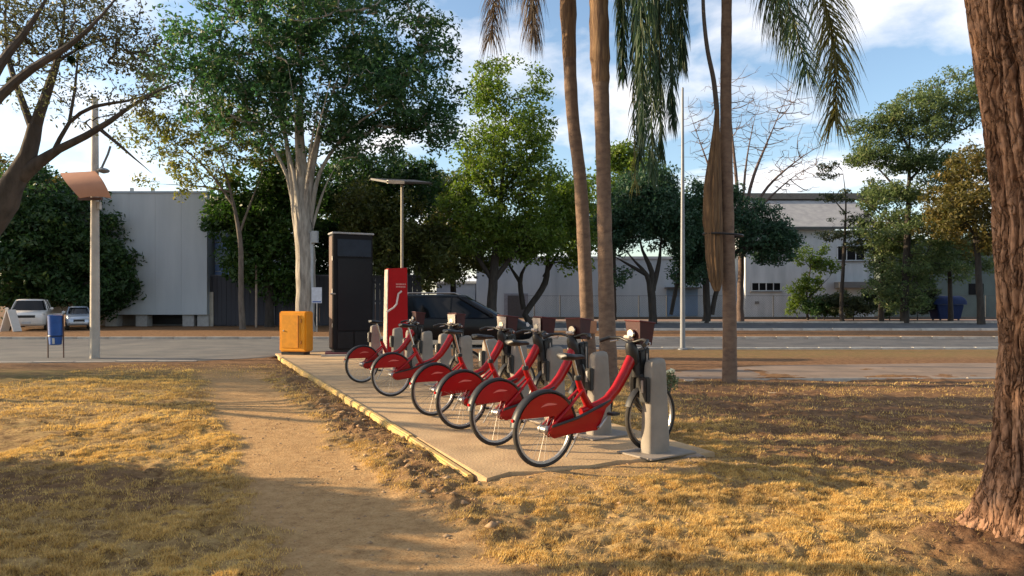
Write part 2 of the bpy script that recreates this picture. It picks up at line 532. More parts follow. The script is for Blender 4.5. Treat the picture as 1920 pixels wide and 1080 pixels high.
# ------------------------------------------------------------------ share bicycles
red = mat('red_paint', (.33, .003, .005), .3, col2=(.27, .003, .005), scale=2.5, coat=.15, spec=.3)
darkred = mat('dark_red_plastic', (.045, .006, .008), .55, col2=(.03, .005, .006), scale=14)
blk = mat('black_plastic', (.012, .012, .013), .45, col2=(.02, .02, .02), scale=8)
rub = mat('tyre_rubber', (.02, .018, .017), .85, col2=(.045, .038, .03), scale=6)
chrome = mat('bright_metal', (.62, .60, .57), .28, 1.0, col2=(.5, .48, .46), scale=10)
alu = mat('grey_metal', (.40, .39, .38), .42, .8, col2=(.32, .31, .3), scale=8)
cream = mat('pale_plastic', (.50, .43, .36), .5, col2=(.36, .30, .26), scale=14)
WR = .335
proto_parts = []
bike0 = thing('share_bicycle', 'x', 'bicycle')
def wheel(cx, parent, flat_r=WR):
    tyre = MB()
    n = 44
    prof = [(flat_r - .022, -.021), (flat_r - .006, -.018), (flat_r, -.006), (flat_r, .006), (flat_r - .006, .018), (flat_r - .022, .021), (flat_r - .034, .014), (flat_r - .034, -.014)]
    rings = []
    for j in range(n):
        a = 2 * math.pi * j / n
        rings.append([(cx + r * math.cos(a), y, WR + r * math.sin(a)) for r, y in prof])
    tyre.loft(rings, closed=True)
    w = tyre.build('wheel', rub, parent, smooth=True)
    rings = []
    for j in range(n):
        a = 2 * math.pi * j / n
        rings.append([(cx + r * math.cos(a), y, WR + r * math.sin(a)) for r, y in ((flat_r - .033, -.013), (flat_r - .033, .013), (flat_r - .054, .010), (flat_r - .054, -.010))])
    MB().loft(rings, closed=True).build('rim', alu, w, smooth=True)
    sp = MB()
    for j in range(28):
        a = 2 * math.pi * j / 28; b = a + (.42 if j % 2 else -.42); y = .03 if (j // 2) % 2 else -.03
        sp.tube([(cx + .028 * math.cos(b), y, WR + .028 * math.sin(b)), (cx + (flat_r - .05) * math.cos(a), 0, WR + (flat_r - .05) * math.sin(a))], .0016, 3, cap=False)
    sp.build('spokes', alu, w, kind='stuff')
    MB().lathe([(.012, -.06), (.036, -.05), (.036, -.03), (.03, -.028), (.03, .028), (.036, .03), (.036, .05), (.012, .06)], 14, 'y', (cx, 0, WR)).build('hub', alu, w, smooth=True)
    return w
WB = 1.32
wheel(0, bike0); wheel(WB, bike0)
# rear skirt guards, each side, and the mudguard that joins them
def guard_poly():
    pts = []
    for k in range(19):
        a = R(158 - k * 8.6)
        pts.append((.318 * math.cos(a), WR + .318 * math.sin(a)))
    pts += [(.335, WR - .01), (.30, WR - .06), (.08, WR - .085), (.025, WR - .05), (.055, WR + .03), (.085, WR + .115)]
    return pts
for s in (-1, 1):
    g = MB().prism(guard_poly(), s * .036, s * .041).build('skirt_guard', red, bike0)
    lg = MB()
    y = s * .0425
    pts = [(-.07 + .0225 * k, WR + .205 + .010 * math.sin(k * .55) + k * .003) for k in range(9)]
    th = [.002, .006, .009, .011, .011, .010, .008, .005, .001]
    k0 = [(x, y, z + h) for (x, z), h in zip(pts, th)] + [(x, y, z - h) for (x, z), h in reversed(list(zip(pts, th)))]
    lg.add(k0, [tuple(range(len(k0)))]).build('logo_mark', mat('pale_red_print', (.70, .16, .13), .5), g)
mg = MB()
rings = []
for k in range(25):
    a = R(172 - k * 7.3)
    rings.append([(r * math.cos(a), y, WR + r * math.sin(a)) for r, y in ((.338, -.046), (.350, -.034), (.354, 0), (.350, .034), (.338, .046), (.332, .046), (.345, .03), (.348, 0), (.345, -.03), (.332, -.046))])
mg.loft(rings).build('mudguard', blk, bike0, smooth=True)
# frame: one flowing body
fr = MB()
fr.tube([(1.065, 0, .95), (1.04, 0, .90), (.96, 0, .77), (.85, 0, .63), (.74, 0, .535), (.64, 0, .495), (.52, 0, .47), (.42, 0, .45)], [.050, .056, .056, .053, .05, .05, .048, .038], 12, sx=.8)
fr.tube([(.565, 0, .36), (.535, 0, .46), (.46, 0, .58), (.40, 0, .70), (.375, 0, .765)], [.046, .044, .034, .029, .027], 12)
fr.tube([(.60, 0, .49), (.575, 0, .40), (.555, 0, .31)], [.05, .052, .05], 12)
for s in (-1, 1):
    fr.tube([(.55, s * .05, .33), (.30, s * .058, .32), (0.0, s * .064, WR)], [.024, .022, .016], 8)
    fr.tube([(.42, s * .03, .66), (.22, s * .055, .50), (0.0, s * .064, WR)], [.014, .013, .012], 8)
fr.build('frame', red, bike0, smooth=True)
cg = MB()
cg.prism([(-.02, WR - .03), (.03, WR + .05), (.30, WR + .09), (.62, .53), (.74, .56), (.74, .53), (.66, .48), (.60, .36), (.55, .285), (.30, .28)], -.072, -.084)
cg.build('chain_guard', red, bike0, bevel=.004)
MB().tube([(.02, -.09, WR + .035), (.30, -.092, WR + .085), (.60, -.092, .515), (.70, -.09, .55)], [.012, .014, .014, .008], 6).build('cover_strip', blk, bike0, smooth=True)
cr = MB()
cr.tube([(.555, -.10, .31), (.555, .10, .31)], .014, 8)
a1 = R(48)
for s, aa in ((-1, a1), (1, a1 + math.pi)):
    cr.tube([(.555, s * .10, .31), (.555 + .17 * math.cos(aa), s * .115, .31 + .17 * math.sin(aa))], [.015, .011], 8)
crank = cr.build('crank', alu, bike0, smooth=True)
for s, aa in ((-1, a1), (1, a1 + math.pi)):
    MB().box((.555 + .17 * math.cos(aa), s * .165, .31 + .17 * math.sin(aa)), (.095, .085, .024)).build('pedal', blk, crank, bevel=.005)
saddle_post = MB().tube([(.385, 0, .745), (.33, 0, .92), (.298, 0, 1.02)], .0145, 10).build('seat_post', chrome, bike0, smooth=True)
clampb = MB().lathe([(.034, -.02), (.036, 0), (.034, .02)], 12, 'z', (.378, 0, .765)).build('seat_clamp', blk, bike0, smooth=True)
sd = MB(); rings = []
for k, (x, w, z, h) in enumerate([(.145, .03, 1.055, .02), (.16, .075, 1.065, .045), (.21, .092, 1.062, .055), (.27, .072, 1.055, .05), (.33, .04, 1.052, .04), (.39, .024, 1.05, .035), (.425, .014, 1.043, .02)]):
    rings.append([(x, w * math.cos(a), z + h * (.5 * math.sin(a) if math.sin(a) > 0 else .75 * math.sin(a))) for a in (2 * math.pi * j / 12 for j in range(12))])
saddle = sd.loft(rings).build('saddle', blk, bike0, smooth=True)
# head, fork, bars
hd = MB()
hd.tube([(1.055, 0, .84), (1.03, 0, .90), (1.005, 0, .985), (.985, 0, 1.04), (.97, 0, 1.075)], [.036, .058, .062, .055, .035], 12)
hd.build('head_cover', blk, bike0, smooth=True)
fk = MB()
fk.tube([(1.105, 0, .90), (1.13, 0, .74)], [.045, .058], 10)
for s in (-1, 1):
    fk.tube([(1.125, s * .045, .76), (1.14, s * .062, .66), (1.16, s * .066, .52), (1.23, s * .066, .42), (WB, s * .066, WR)], [.034, .040, .036, .028, .019], 8)
fk.build('fork', blk, bike0, smooth=True)
mgf = MB(); rings = []
for k in range(15):
    a = R(160 - k * 8)
    rings.append([(WB + r * math.cos(a), y, WR + r * math.sin(a)) for r, y in ((.338, -.038), (.35, 0), (.338, .038), (.332, .038), (.344, 0), (.332, -.038))])
mgf.loft(rings).build('mudguard', blk, bike0, smooth=True)
hb = MB()
hb.tube([(.90, -.31, 1.075), (.95, -.27, 1.10), (.995, -.16, 1.105), (1.0, -.06, 1.08), (.985, 0, 1.065), (1.0, .06, 1.08), (.995, .16, 1.105), (.95, .27, 1.10), (.90, .31, 1.075)], .0145, 10)
bars = hb.build('handlebar', blk, bike0, smooth=True)
for s in (-1, 1):
    MB().tube([(.955, s * .27, 1.10), (.87, s * .325, 1.066)], [.019, .021], 10).build('grip', blk, bars, smooth=True)
    MB().tube([(.985, s * .20, 1.09), (1.03, s * .23, 1.075), (.97, s * .285, 1.06)], .007, 6).build('brake_lever', chrome, bars, smooth=True)
MB().tube([(1.00, -.10, 1.08), (1.10, -.09, 1.0), (1.14, -.05, .82), (1.12, -.03, .70)], .005, 5).build('brake_cable', blk, bars)
# carrier in front of the bars: a bucket of dark red plastic with an upper lip coloured lighter, as if sunlit
ca = MB()
w0, w1 = .088, .105
lo = [(1.03, -w0, 1.05), (1.03, w0, 1.05), (1.18, w0, 1.04), (1.18, -w0, 1.04)]
hi = [(1.01, -w1, 1.275), (1.01, w1, 1.275), (1.20, w1, 1.255), (1.20, -w1, 1.255)]
li = [(x + (.008 if x < 1.1 else -.008), y * .93, z + .012) for x, y, z in lo]
hi2 = [(x + (.008 if x < 1.1 else -.008), y * .93, z) for x, y, z in hi]
ca.add(lo + hi + li + hi2, [(0, 1, 2, 3), (0, 4, 5, 1), (1, 5, 6, 2), (2, 6, 7, 3), (3, 7, 4, 0), (8, 11, 10, 9), (8, 9, 13, 12), (9, 10, 14, 13), (10, 11, 15, 14), (11, 8, 12, 15), (4, 12, 13, 5), (5, 13, 14, 6), (6, 14, 15, 7), (7, 15, 12, 4)])
carr = ca.build('front_carrier', darkred, bike0)
MB().tube([(1.006, -w1, 1.277), (1.006, w1, 1.277), (1.204, w1, 1.257), (1.204, -w1, 1.257)], .009, 6, closed=True).build('carrier_lip', mat('sunlit_red_plastic', (.09, .014, .014), .5), carr, smooth=True)
fp = MB()
fp.add([(1.06, -.055, .98), (1.06, .055, .98), (1.09, .06, .52), (1.09, -.06, .52), (1.20, -.05, 1.02), (1.20, .05, 1.02), (1.20, .05, .60), (1.20, -.05, .60)], [(0, 1, 2, 3), (4, 7, 6, 5), (0, 4, 5, 1), (1, 5, 6, 2), (2, 6, 7, 3), (3, 7, 4, 0)])
fpo = fp.build('lock_housing', blk, bike0, bevel=.012)
MB().box((1.15, -.0595, .83), (.012, .004, .26)).build('lock_stripe', cream, fpo)
MB().lathe([(.0, -.02), (.042, -.02), (.045, .0), (.03, .02)], 14, 'x', (1.0, 0, 1.15)).build('bell', chrome, bike0, smooth=True)
dsp = MB().box((.955, 0, 1.115), (.05, .085, .03), Matrix.Rotation(.5, 3, 'Y')).build('display', cream, bike0, bevel=.006)
MB().lathe([(.0, -.006), (.014, -.006), (.015, .004), (.0, .006)], 12, 'x', (-.342, 0, .44)).build('rear_reflector', mat('red_reflector', (.6, .01, .01), .2), bike0, smooth=True)
MB().tube([(.50, .08, .30), (.44, .12, .14), (.39, .17, .012)], [.011, .010, .009], 6).build('kickstand', alu, bike0, smooth=True)

for ch in bike0.children:
    if ch.name.startswith(('head_cover', 'handlebar', 'front_carrier', 'lock_housing', 'bell', 'display', 'brake_cable')):
        ch.location.x = .05

def copy_tree(o, parent=None):
    c = o.copy(); C.objects.link(c)
    if parent is not None: c.parent = parent
    for ch in list(o.children):
        copy_tree(ch, c)
    return c
BIKE_DIR = R(35)
bike_labels = {
    0: 'nearest red share bicycle, with its whole rear wheel in front of the others',
    1: 'red share bicycle locked to the second dock, just behind the nearest one',
    2: 'red share bicycle in the third dock, its skirt guard third from the camera',
    3: 'red share bicycle in the fourth dock, next to the empty dock on its far side',
    5: 'red share bicycle standing alone between two empty docks',
    7: 'farthest red share bicycle, closest to the red totem and tall black panel',
}
for n, k in enumerate((0, 1, 2, 3, 5, 7)):
    b = bike0 if n == 0 else copy_tree(bike0)
    p = D0 + U * 1.05 * k - Vector((1.12, .86, 0))
    b.location = (p.x, p.y, PADZ + .003)
    b.rotation_euler = (R((1.0, -1.6, .6, 2.0, -.8, 1.4)[n]), 0, BIKE_DIR + R((0, 2.5, -2.2, 1.5, -3.0, 2.8)[n]))
    th = R((-3, 8, -6, 3, 11, -9)[n]); pv = Vector((1.04, 0, 0))
    for ch in b.children:
        if ch.name.startswith(('handlebar', 'front_carrier', 'bell', 'display', 'brake_cable')):
            ch.rotation_euler = (0, 0, th)
            ch.location = pv - Matrix.Rotation(th, 3, 'Z') @ pv + Vector((.05, 0, 0))
    tag(b, bike_labels[k], 'bicycle', 'red share bicycles parked along the docks')
    if k in (2, 3, 5):
        for ch in b.children:
            if ch.name.startswith('front_carrier'):
                q = MB().add([(.9935, -.085, 1.10), (.9935, .085, 1.10), (.984, .098, 1.262), (.984, -.098, 1.262), (.999, -.085, 1.10), (.999, .085, 1.10), (.990, .098, 1.262), (.990, -.098, 1.262)],
                             [(0, 1, 2, 3), (4, 7, 6, 5), (0, 4, 5, 1), (1, 5, 6, 2), (2, 6, 7, 3), (3, 7, 4, 0)]).build('notice_panel', cream, ch)
                q['label'] = 'cream notice panel on the back of the carrier'
    dz = {0: -.09, 1: -.02, 2: .0, 3: .02, 5: .04, 7: .05}[k]
    for ch in b.children:
        if ch.name.startswith(('saddle', 'seat_post')):
            ch.location = (-dz * .3, 0, dz)

# ------------------------------------------------------------------ docks
dockm = mat('dock_grey', (.27, .235, .195), .7, col2=(.20, .175, .145), scale=3.5, detail=8, bump=.08)
dock0 = thing('bike_dock', 'x', 'bike dock')
db = MB(); rings = []
for z, l, w in [(0, .145, .085), (.04, .143, .084), (.45, .125, .074), (.76, .108, .067), (.86, .102, .063), (.895, .09, .054), (.91, .06, .036)]:
    ring = []
    for j in range(24):
        a = 2 * math.pi * j / 24
        c, s = math.cos(a), math.sin(a)
        x = l * math.copysign(abs(c) ** .45, c); y = w * math.copysign(abs(s) ** .45, s)
        ring.append((x, y, z + (max(0, z - .75)) * x * .7))
    rings.append(ring)
db.loft(rings).build('body', dockm, dock0, smooth=True)
MB().box((.02, 0, .008), (.62, .46, .016)).build('base_plate', mat('base_steel', (.30, .26, .22), .7, .3), dock0, bevel=.004)
lk = MB().box((-.140, 0, .62), (.06, .10, .24)).build('lock_plate', blk, dock0, bevel=.01)
MB().box((-.174, 0, .65), (.008, .03, .12)).build('lock_slot', alu, lk)
MB().lathe([(.0, 0), (.03, 0), (.03, .01), (.0, .012)], 12, 'z', (-.03, 0, .892)).build('card_reader', blk, dock0)
for k in list(range(10)) + [11]:
    d = dock0 if k == 0 else copy_tree(dock0)
    p = D0 + U * 1.05 * k + Vector((-.02, -.26, 0))
    d.location = (p.x, p.y, PADZ + .003)
    d.rotation_euler = (0, 0, BIKE_DIR)
    nth = ['nearest', 'second', 'third', 'fourth', 'fifth', 'sixth', 'seventh', 'eighth', 'ninth', 'tenth', '', 'last'][k]
    tag(d, {0: 'nearest grey bike dock, at the broken end of the slab',
            4: 'empty grey bike dock between the fourth bicycle and the lone one',
            6: 'empty grey bike dock between the lone bicycle and the farthest one',
            8: 'empty grey bike dock just past the farthest bicycle',
            9: 'empty grey bike dock right in front of the red totem',
            11: 'grey bike dock behind the red totem, beside the tall black panel'}.get(k, '%s grey bike dock from the camera, holding a red bicycle' % nth), 'bike dock', 'grey docks of the bicycle station')
sd_ = D0 + N * .22 - U * .05

# broken stones beside the near dock
stm = mat('rubble_stone', (.34, .27, .20), .9, col2=(.24, .18, .14), scale=9, bump=.5)
def rock(c, r, seed, flat_=.5):
    rn = random.Random(seed); vs = []; fs = []
    import bmesh
    bm = bmesh.new(); bmesh.ops.create_icosphere(bm, subdivisions=2, radius=1)
    for v in bm.verts:
        k = .8 + .35 * rn.random()
        v.co = Vector((v.co.x * r[0] * k, v.co.y * r[1] * k, v.co.z * r[2] * k))
    me = bpy.data.meshes.new('stone'); bm.to_mesh(me); bm.free()
    o = link('broken_stone', me, stm); o.location = c
    return o
for i, (px, py, a, b, h, lab) in enumerate([(1255, 857, .10, .07, .05, 'small broken stone at the foot of the nearest dock'),
                                     (1292, 860, .16, .09, .045, 'flat broken stone at the right tip of the slab'),
                                     (974, 899, .025, .02, .018, 'tiny dark stone on the sand before the nearest wheel')]):
    d = CAMZ * F / (py - HZ)
    p = P(px, py, d)
    tag(rock((p.x, p.y, .01), (a, b, h), i + 3), lab, 'stone')

# ------------------------------------------------------------------ kiosk, totems, boxes
totem_p = Vector((-2.72, 16.75, PADZ))
tr = thing('payment_totem', 'tall red station totem with a cream side and a small solar roof on a mast', 'totem', totem_p, R(24))
redt = mat('totem_red', (.42, .007, .009), .5, col2=(.36, .006, .008), scale=2, spec=.15)
body = MB().add([(-.24, -.17, 0), (.27, -.17, 0), (.27, .17, 0), (-.24, .17, 0), (-.20, -.15, 2.24), (.25, -.15, 2.27), (.25, .15, 2.27), (-.20, .15, 2.24)],
                [(0, 3, 2, 1), (4, 5, 6, 7), (0, 1, 5, 4), (1, 2, 6, 5), (2, 3, 7, 6), (3, 0, 4, 7)]).build('body', redt, tr, bevel=.012)
MB().add([(-.252, -.165, .02), (-.252, .165, .02), (-.212, .145, 2.22), (-.212, -.145, 2.22), (-.235, -.165, .02), (-.235, .165, .02), (-.195, .145, 2.22), (-.195, -.145, 2.22)],
         [(0, 1, 2, 3), (4, 7, 6, 5), (0, 4, 5, 1), (1, 5, 6, 2), (2, 6, 7, 3), (3, 7, 4, 0)]).build('side_panel', cream, tr)
pr = MB()
rn = random.Random(5)
for row, z in enumerate((1.865, 1.805)):
    x = -.02
    while x < .20:
        w = rn.uniform(.012, .026)
        yy = -.17 + .02 * z / 2.25 - .0035
        pr.add([(x, yy, z), (x + w, yy, z), (x + w, yy + .0003, z + .034), (x, yy + .0003, z + .034)], [(0, 1, 2, 3)])
        x += w + .009
pr.build('lettering', mat('faded_print', (.70, .30, .26), .6), body, kind='stuff')
mst = MB().tube([(.17, .02, 2.26), (.17, .02, 4.30)], [.034, .03], 12).build('mast', mat('mast_grey', (.22, .20, .17), .5, .4), tr, smooth=True)
sp_ = MB().box((0, 0, 0), (1.18, .80, .045)).build('solar_panel', mat('panel_dark', (.025, .022, .022), .4, col2=(.035, .03, .03)), tr, bevel=.005)
sp_.location = (.16, .05, 4.30); sp_.rotation_euler = (R(12), R(-4), R(14))
MB().box((-.36, -.385, .0), (.42, .06, .07)).build('panel_edge', mat('edge_pale', (.6, .52, .42), .4, .3), sp_)
MB().box((0, 0, -.045), (.5, .3, .04)).build('bracket', blk, sp_)
pp = MB().tube([(.10, -.20, 1.72), (.02, -.22, 1.66), (-.03, -.24, 1.42), (-.10, -.24, 1.34), (-.27, -.27, 1.24)], .022, 8).build('hand_rail', mat('rail_pale', (.72, .58, .52), .4), tr, smooth=True)

bt = thing('advertising_totem', 'tall black two sided advertising panel with a blank dark face', 'advertising panel', (-4.55, 20.35, PADZ), R(27))
bl = mat('panel_black', (.009, .009, .011), .5, col2=(.013, .013, .015), scale=2, spec=.12)
MB().box((0, 0, 1.68), (1.12, .50, 3.22)).build('cabinet', bl, bt, bevel=.02)
MB().box((.03, -.265, 1.60), (.95, .03, 2.0)).build('poster_face', mat('poster_dark', (.008, .009, .014), .25, col2=(.011, .012, .017), scale=1.0, spec=.15), bt, bevel=.006)
MB().box((.03, -.264, 2.90), (.95, .026, .48)).build('header_face', mat('header_dark', (.022, .032, .05), .3, spec=.15), bt, bevel=.006)
for dx in (-.225, .25):
    MB().box((dx, -.263, .33), (.44, .022, .46)).build('lower_panel', mat('panel_grey', (.016, .016, .018), .5, spec=.15), bt, bevel=.006)
for zz_ in (.75, 1.7, 2.6):
    MB().tube([(-.572, -.20, zz_ - .06), (-.572, -.20, zz_ + .06)], .012, 6).build('hinge', alu, bt)
MB().box((-.565, .02, 1.68), (.012, .36, 3.1)).build('side_strip', mat('strip_brown', (.10, .055, .04), .5), bt)
MB().box((0, 0, 3.31), (1.18, .56, .05)).build('top_cap', mat('cap_grey', (.35, .35, .36), .4, .4), bt, bevel=.01)
MB().box((0, 0, .035), (1.02, .36, .07)).build('foot', blk, bt)
MB().tube([(-.60, -.20, 1.60), (-.63, -.24, 1.62), (-.50, -.28, 1.62)], .02, 6).build('handle', alu, bt)
plm = mat('plinth_red', (.16, .045, .05), .8, col2=(.11, .035, .04), scale=5)
plo = thing('totem_plinth', 'low dark red plinth with a pale kerb under the black advertising panel', 'plinth', (-4.42, 20.1, PADZ), R(14))
MB().box((.1, .22, .03), (1.75, 1.0, .10)).build('top', plm, plo, bevel=.015)
MB().box((.1, -.36, .0), (1.95, .12, .09)).build('edge', kerbm, plo, bevel=.012)
bt.location.z = PADZ + .082

ob = thing('orange_cabinet', 'orange utility cabinet on a low dark foot at the corner of the slab', 'cabinet', (-6.08, 20.3, 0), R(-15))
org = mat('orange_paint', (.84, .35, .012), .45, col2=(.72, .29, .012), scale=2.2, coat=.1)
MB().box((0, 0, .70), (.84, .42, 1.13)).build('body', org, ob, bevel=.035)
MB().box((-.03, -.214, .70), (.60, .02, .92)).build('door', mat('orange_door', (.76, .31, .012), .5), ob, bevel=.008)
MB().box((.20, -.232, .70), (.02, .02, .90)).build('door_seam', mat('orange_dark', (.35, .12, .01), .6), ob)
MB().box((-.02, 0, .075), (.70, .34, .15)).build('foot', blk, ob)
MB().lathe([(.0, 0), (.022, 0), (.022, -.012), (.0, -.014)], 12, 'y', (-.26, -.226, .72)).build('lock', alu, ob)
for zz_ in (.40, 1.0):
    MB().box((.285, -.226, zz_), (.03, .02, .10)).build('hinge', mat('orange_dark', (.35, .12, .01), .6), ob)

# ------------------------------------------------------------------ left lamp post, bin, right lamp post
conc = mat('pole_concrete', (.46, .42, .36), .8, col2=(.36, .33, .29), scale=3, bump=.15)
lp = thing('lamp_post', 'pale concrete post with a curved orange brown sheet fixed high up', 'lamp post', (P(178, 672, 19.4).x, 19.4, 0))
MB().lathe([(.125, 0), (.118, 1.5), (.105, 3.8), (.08, 7.0), (.05, 7.05)], 16).build('pole', conc, lp, smooth=True)
sh = MB(); n1, n2 = 14, 2; ring_o = []
for k in range(n1 + 1):
    u = k / n1
    # a sheet curling down towards its right end
    x = -.86 + .93 * u
    ring_o.append((x, u))
vs = []; fs = []
for k, (x, u) in enumerate(ring_o):
    for q in (0, 1):
        top = q == 0
        z = 4.98 + .05 * u - (.0 if top else .74) - (.0 if top else .05 * u)
        xx = x + (0 if top else .80 * (1 - u) + .69 * u)
        y = -.17 + (.05 if top else -.42) + .0 * u
        if not top: z += .12 * math.sin(u * math.pi) * .4
        vs.append((xx, y, z)); vs.append((xx, y + .02, z - .004))
    if k:
        a, b = (k - 1) * 4, k * 4
        fs += [(a, b, b + 2, a + 2), (a + 1, a + 3, b + 3, b + 1), (a, a + 1, b + 1, b), (a + 2, b + 2, b + 3, a + 3)]
fs += [(0, 2, 3, 1), (n1 * 4, n1 * 4 + 1, n1 * 4 + 3, n1 * 4 + 2)]
# bow the sheet between top and bottom
sheet = MB()
vv = []
rows = 9
for k, (x, u) in enumerate(ring_o):
    t0, t1 = Vector(vs[k * 4]), Vector(vs[k * 4 + 2])
    for q in range(rows):
        w = q / (rows - 1)
        p = t0.lerp(t1, w) + Vector((.10 * math.sin(w * math.pi) * u, -.16 * math.sin(w * math.pi), .05 * math.sin(w * math.pi)))
        vv.append(p)
ff = []
for k in range(n1):
    for q in range(rows - 1):
        a = k * rows + q
        ff.append((a, a + 1, a + rows + 1, a + rows))
k = len(vv)
vb = [p + Vector((0, .022, -.006)) for p in vv]
fb = [tuple(reversed([i + k for i in f])) for f in ff]
rim_i = [q for q in range(rows)] + [kk * rows + rows - 1 for kk in range(1, n1 + 1)] + [n1 * rows + q for q in range(rows - 2, -1, -1)] + [kk * rows for kk in range(n1 - 1, 0, -1)]
fr_ = [(rim_i[i], rim_i[(i + 1) % len(rim_i)], rim_i[(i + 1) % len(rim_i)] + k, rim_i[i] + k) for i in range(len(rim_i))]
sheet.add(vv + vb, ff + fb + fr_).build('curved_sheet', mat('rust_sheet', (.46, .22, .12), .6, col2=(.40, .19, .11), scale=2), lp, smooth=True)
MB().box((-.02, -.18, 4.28), (.62, .10, .07)).build('bracket', mat('bracket_dark', (.09, .05, .04), .6), lp)
MB().box((.13, -.02, 4.12), (.07, .10, .20)).build('junction_box', kerbw, lp)
MB().tube([(.05, 0, 5.05), (.20, -.02, 5.15), (.36, -.02, 5.5), (.43, -.02, 5.72)], .028, 8).build('arm', mat('arm_grey', (.16, .17, .18), .5), lp, smooth=True)
MB().lathe([(.02, 0), (.12, .03), (.16, .08), (.10, .13), (.02, .15)], 12, 'z', (.26, -.05, 4.98)).build('lamp_head', mat('lamp_grey', (.22, .24, .26), .4), lp, smooth=True)

bn = thing('litter_bin', 'blue plastic litter bin hung on two thin brown posts by the road', 'litter bin', (P(104, 668, 19.6).x, 19.6, 0), R(4))
blue = mat('blue_plastic', (.02, .10, .36), .45, col2=(.015, .075, .28), scale=5)
bb = MB().lathe([(.13, .36), (.15, .38), (.165, .60), (.185, 1.12), (.19, 1.16), (.175, 1.165), (.165, 1.12), (.02, 1.10)], 20)
bb.build('bucket', blue, bn, smooth=True)
MB().lathe([(.172, .58), (.18, .60), (.172, .62)], 20).build('band', mat('blue_dark', (.008, .03, .10), .5), bn, smooth=True)
brn = mat('post_brown', (.10, .055, .045), .7)
for s, h0 in ((-1, 0), (1, 0)):
    MB().tube([(s * .205, .02, h0), (s * .20, 0, 1.18)], .018, 8).build('post', brn, bn, smooth=True)
MB().tube([(-.20, 0, 1.18), (.20, 0, 1.20)], .016, 8).build('top_bar', mat('bar_grey', (.35, .36, .38), .5), bn, smooth=True)
MB().box((.04, -.175, .47), (.06, .01, .16), Matrix.Rotation(.1, 3, 'X')).build('sticker', kerbw, bn)

lr = thing('lamp_post', 'slim white steel lamp post beside the road, between the palms', 'lamp post', (P(1280, 655, 23.1).x, 23.1, 0))
whs = mat('white_steel', (.20, .215, .235), .5, .2, col2=(.16, .17, .19), scale=2)
MB().lathe([(.085, 0), (.08, 1.0), (.07, 3.2), (.05, 6.0), (.035, 8.4), (.01, 8.42)], 14).build('pole', whs, lr, smooth=True)
MB().lathe([(.16, 0), (.16, .03), (.09, .06)], 14).build('base_flange', whs, lr, smooth=True)

for px, y0, d, lab in ((480, 480, 44.0, 'thin pale brown post before the dark board fence'), ):
    o = MB().tube([(0, 0, 0), (0.03, 0, 1.5 + (HZ - y0) / F * d)], [.07, .06], 10).build('wooden_post', mat('post_pale', (.30, .23, .18), .8), smooth=True)
    o.location = (P(px, 0, d).x, d, 0); tag(o, lab, 'post')
up = thing('utility_pole', 'whitish utility pole with a meter box right behind the pale tree trunk', 'utility pole', (P(583, 612, 37.8).x, 37.8, 0))
MB().tube([(0, 0, 0), (.02, 0, 5.2)], [.13, .11], 12).build('pole', mat('pole_whitish', (.42, .44, .46), .7, bump=.1), up, smooth=True)
MB().box((.24, -.12, 4.95), (.34, .24, .62)).build('meter_box', mat('box_grey', (.34, .36, .37), .6), up, bevel=.02)
MB().tube([(.1, -.02, 5.2), (.05, 0, 5.6), (-.05, 0, 5.9)], .02, 6).build('wire', blk, up)
sg = MB().box((0, 0, 0), (.52, .03, .82)).build('notice_board', mat('notice_white', (.55, .60, .68), .5))
sg.location = (P(594, 0, 37.4).x, 37.4, 1.9)
tag(sg, 'white notice board with a blue line, between the pale pole and black panel', 'sign')
MB().box((0, -.018, -.34), (.44, .006, .06)).build('blue_line', mat('notice_blue', (.04, .10, .35), .5), sg)
MB().tube([(0, .03, -.40), (0, .03, -1.9)], .03, 8).build('leg', alu, sg)

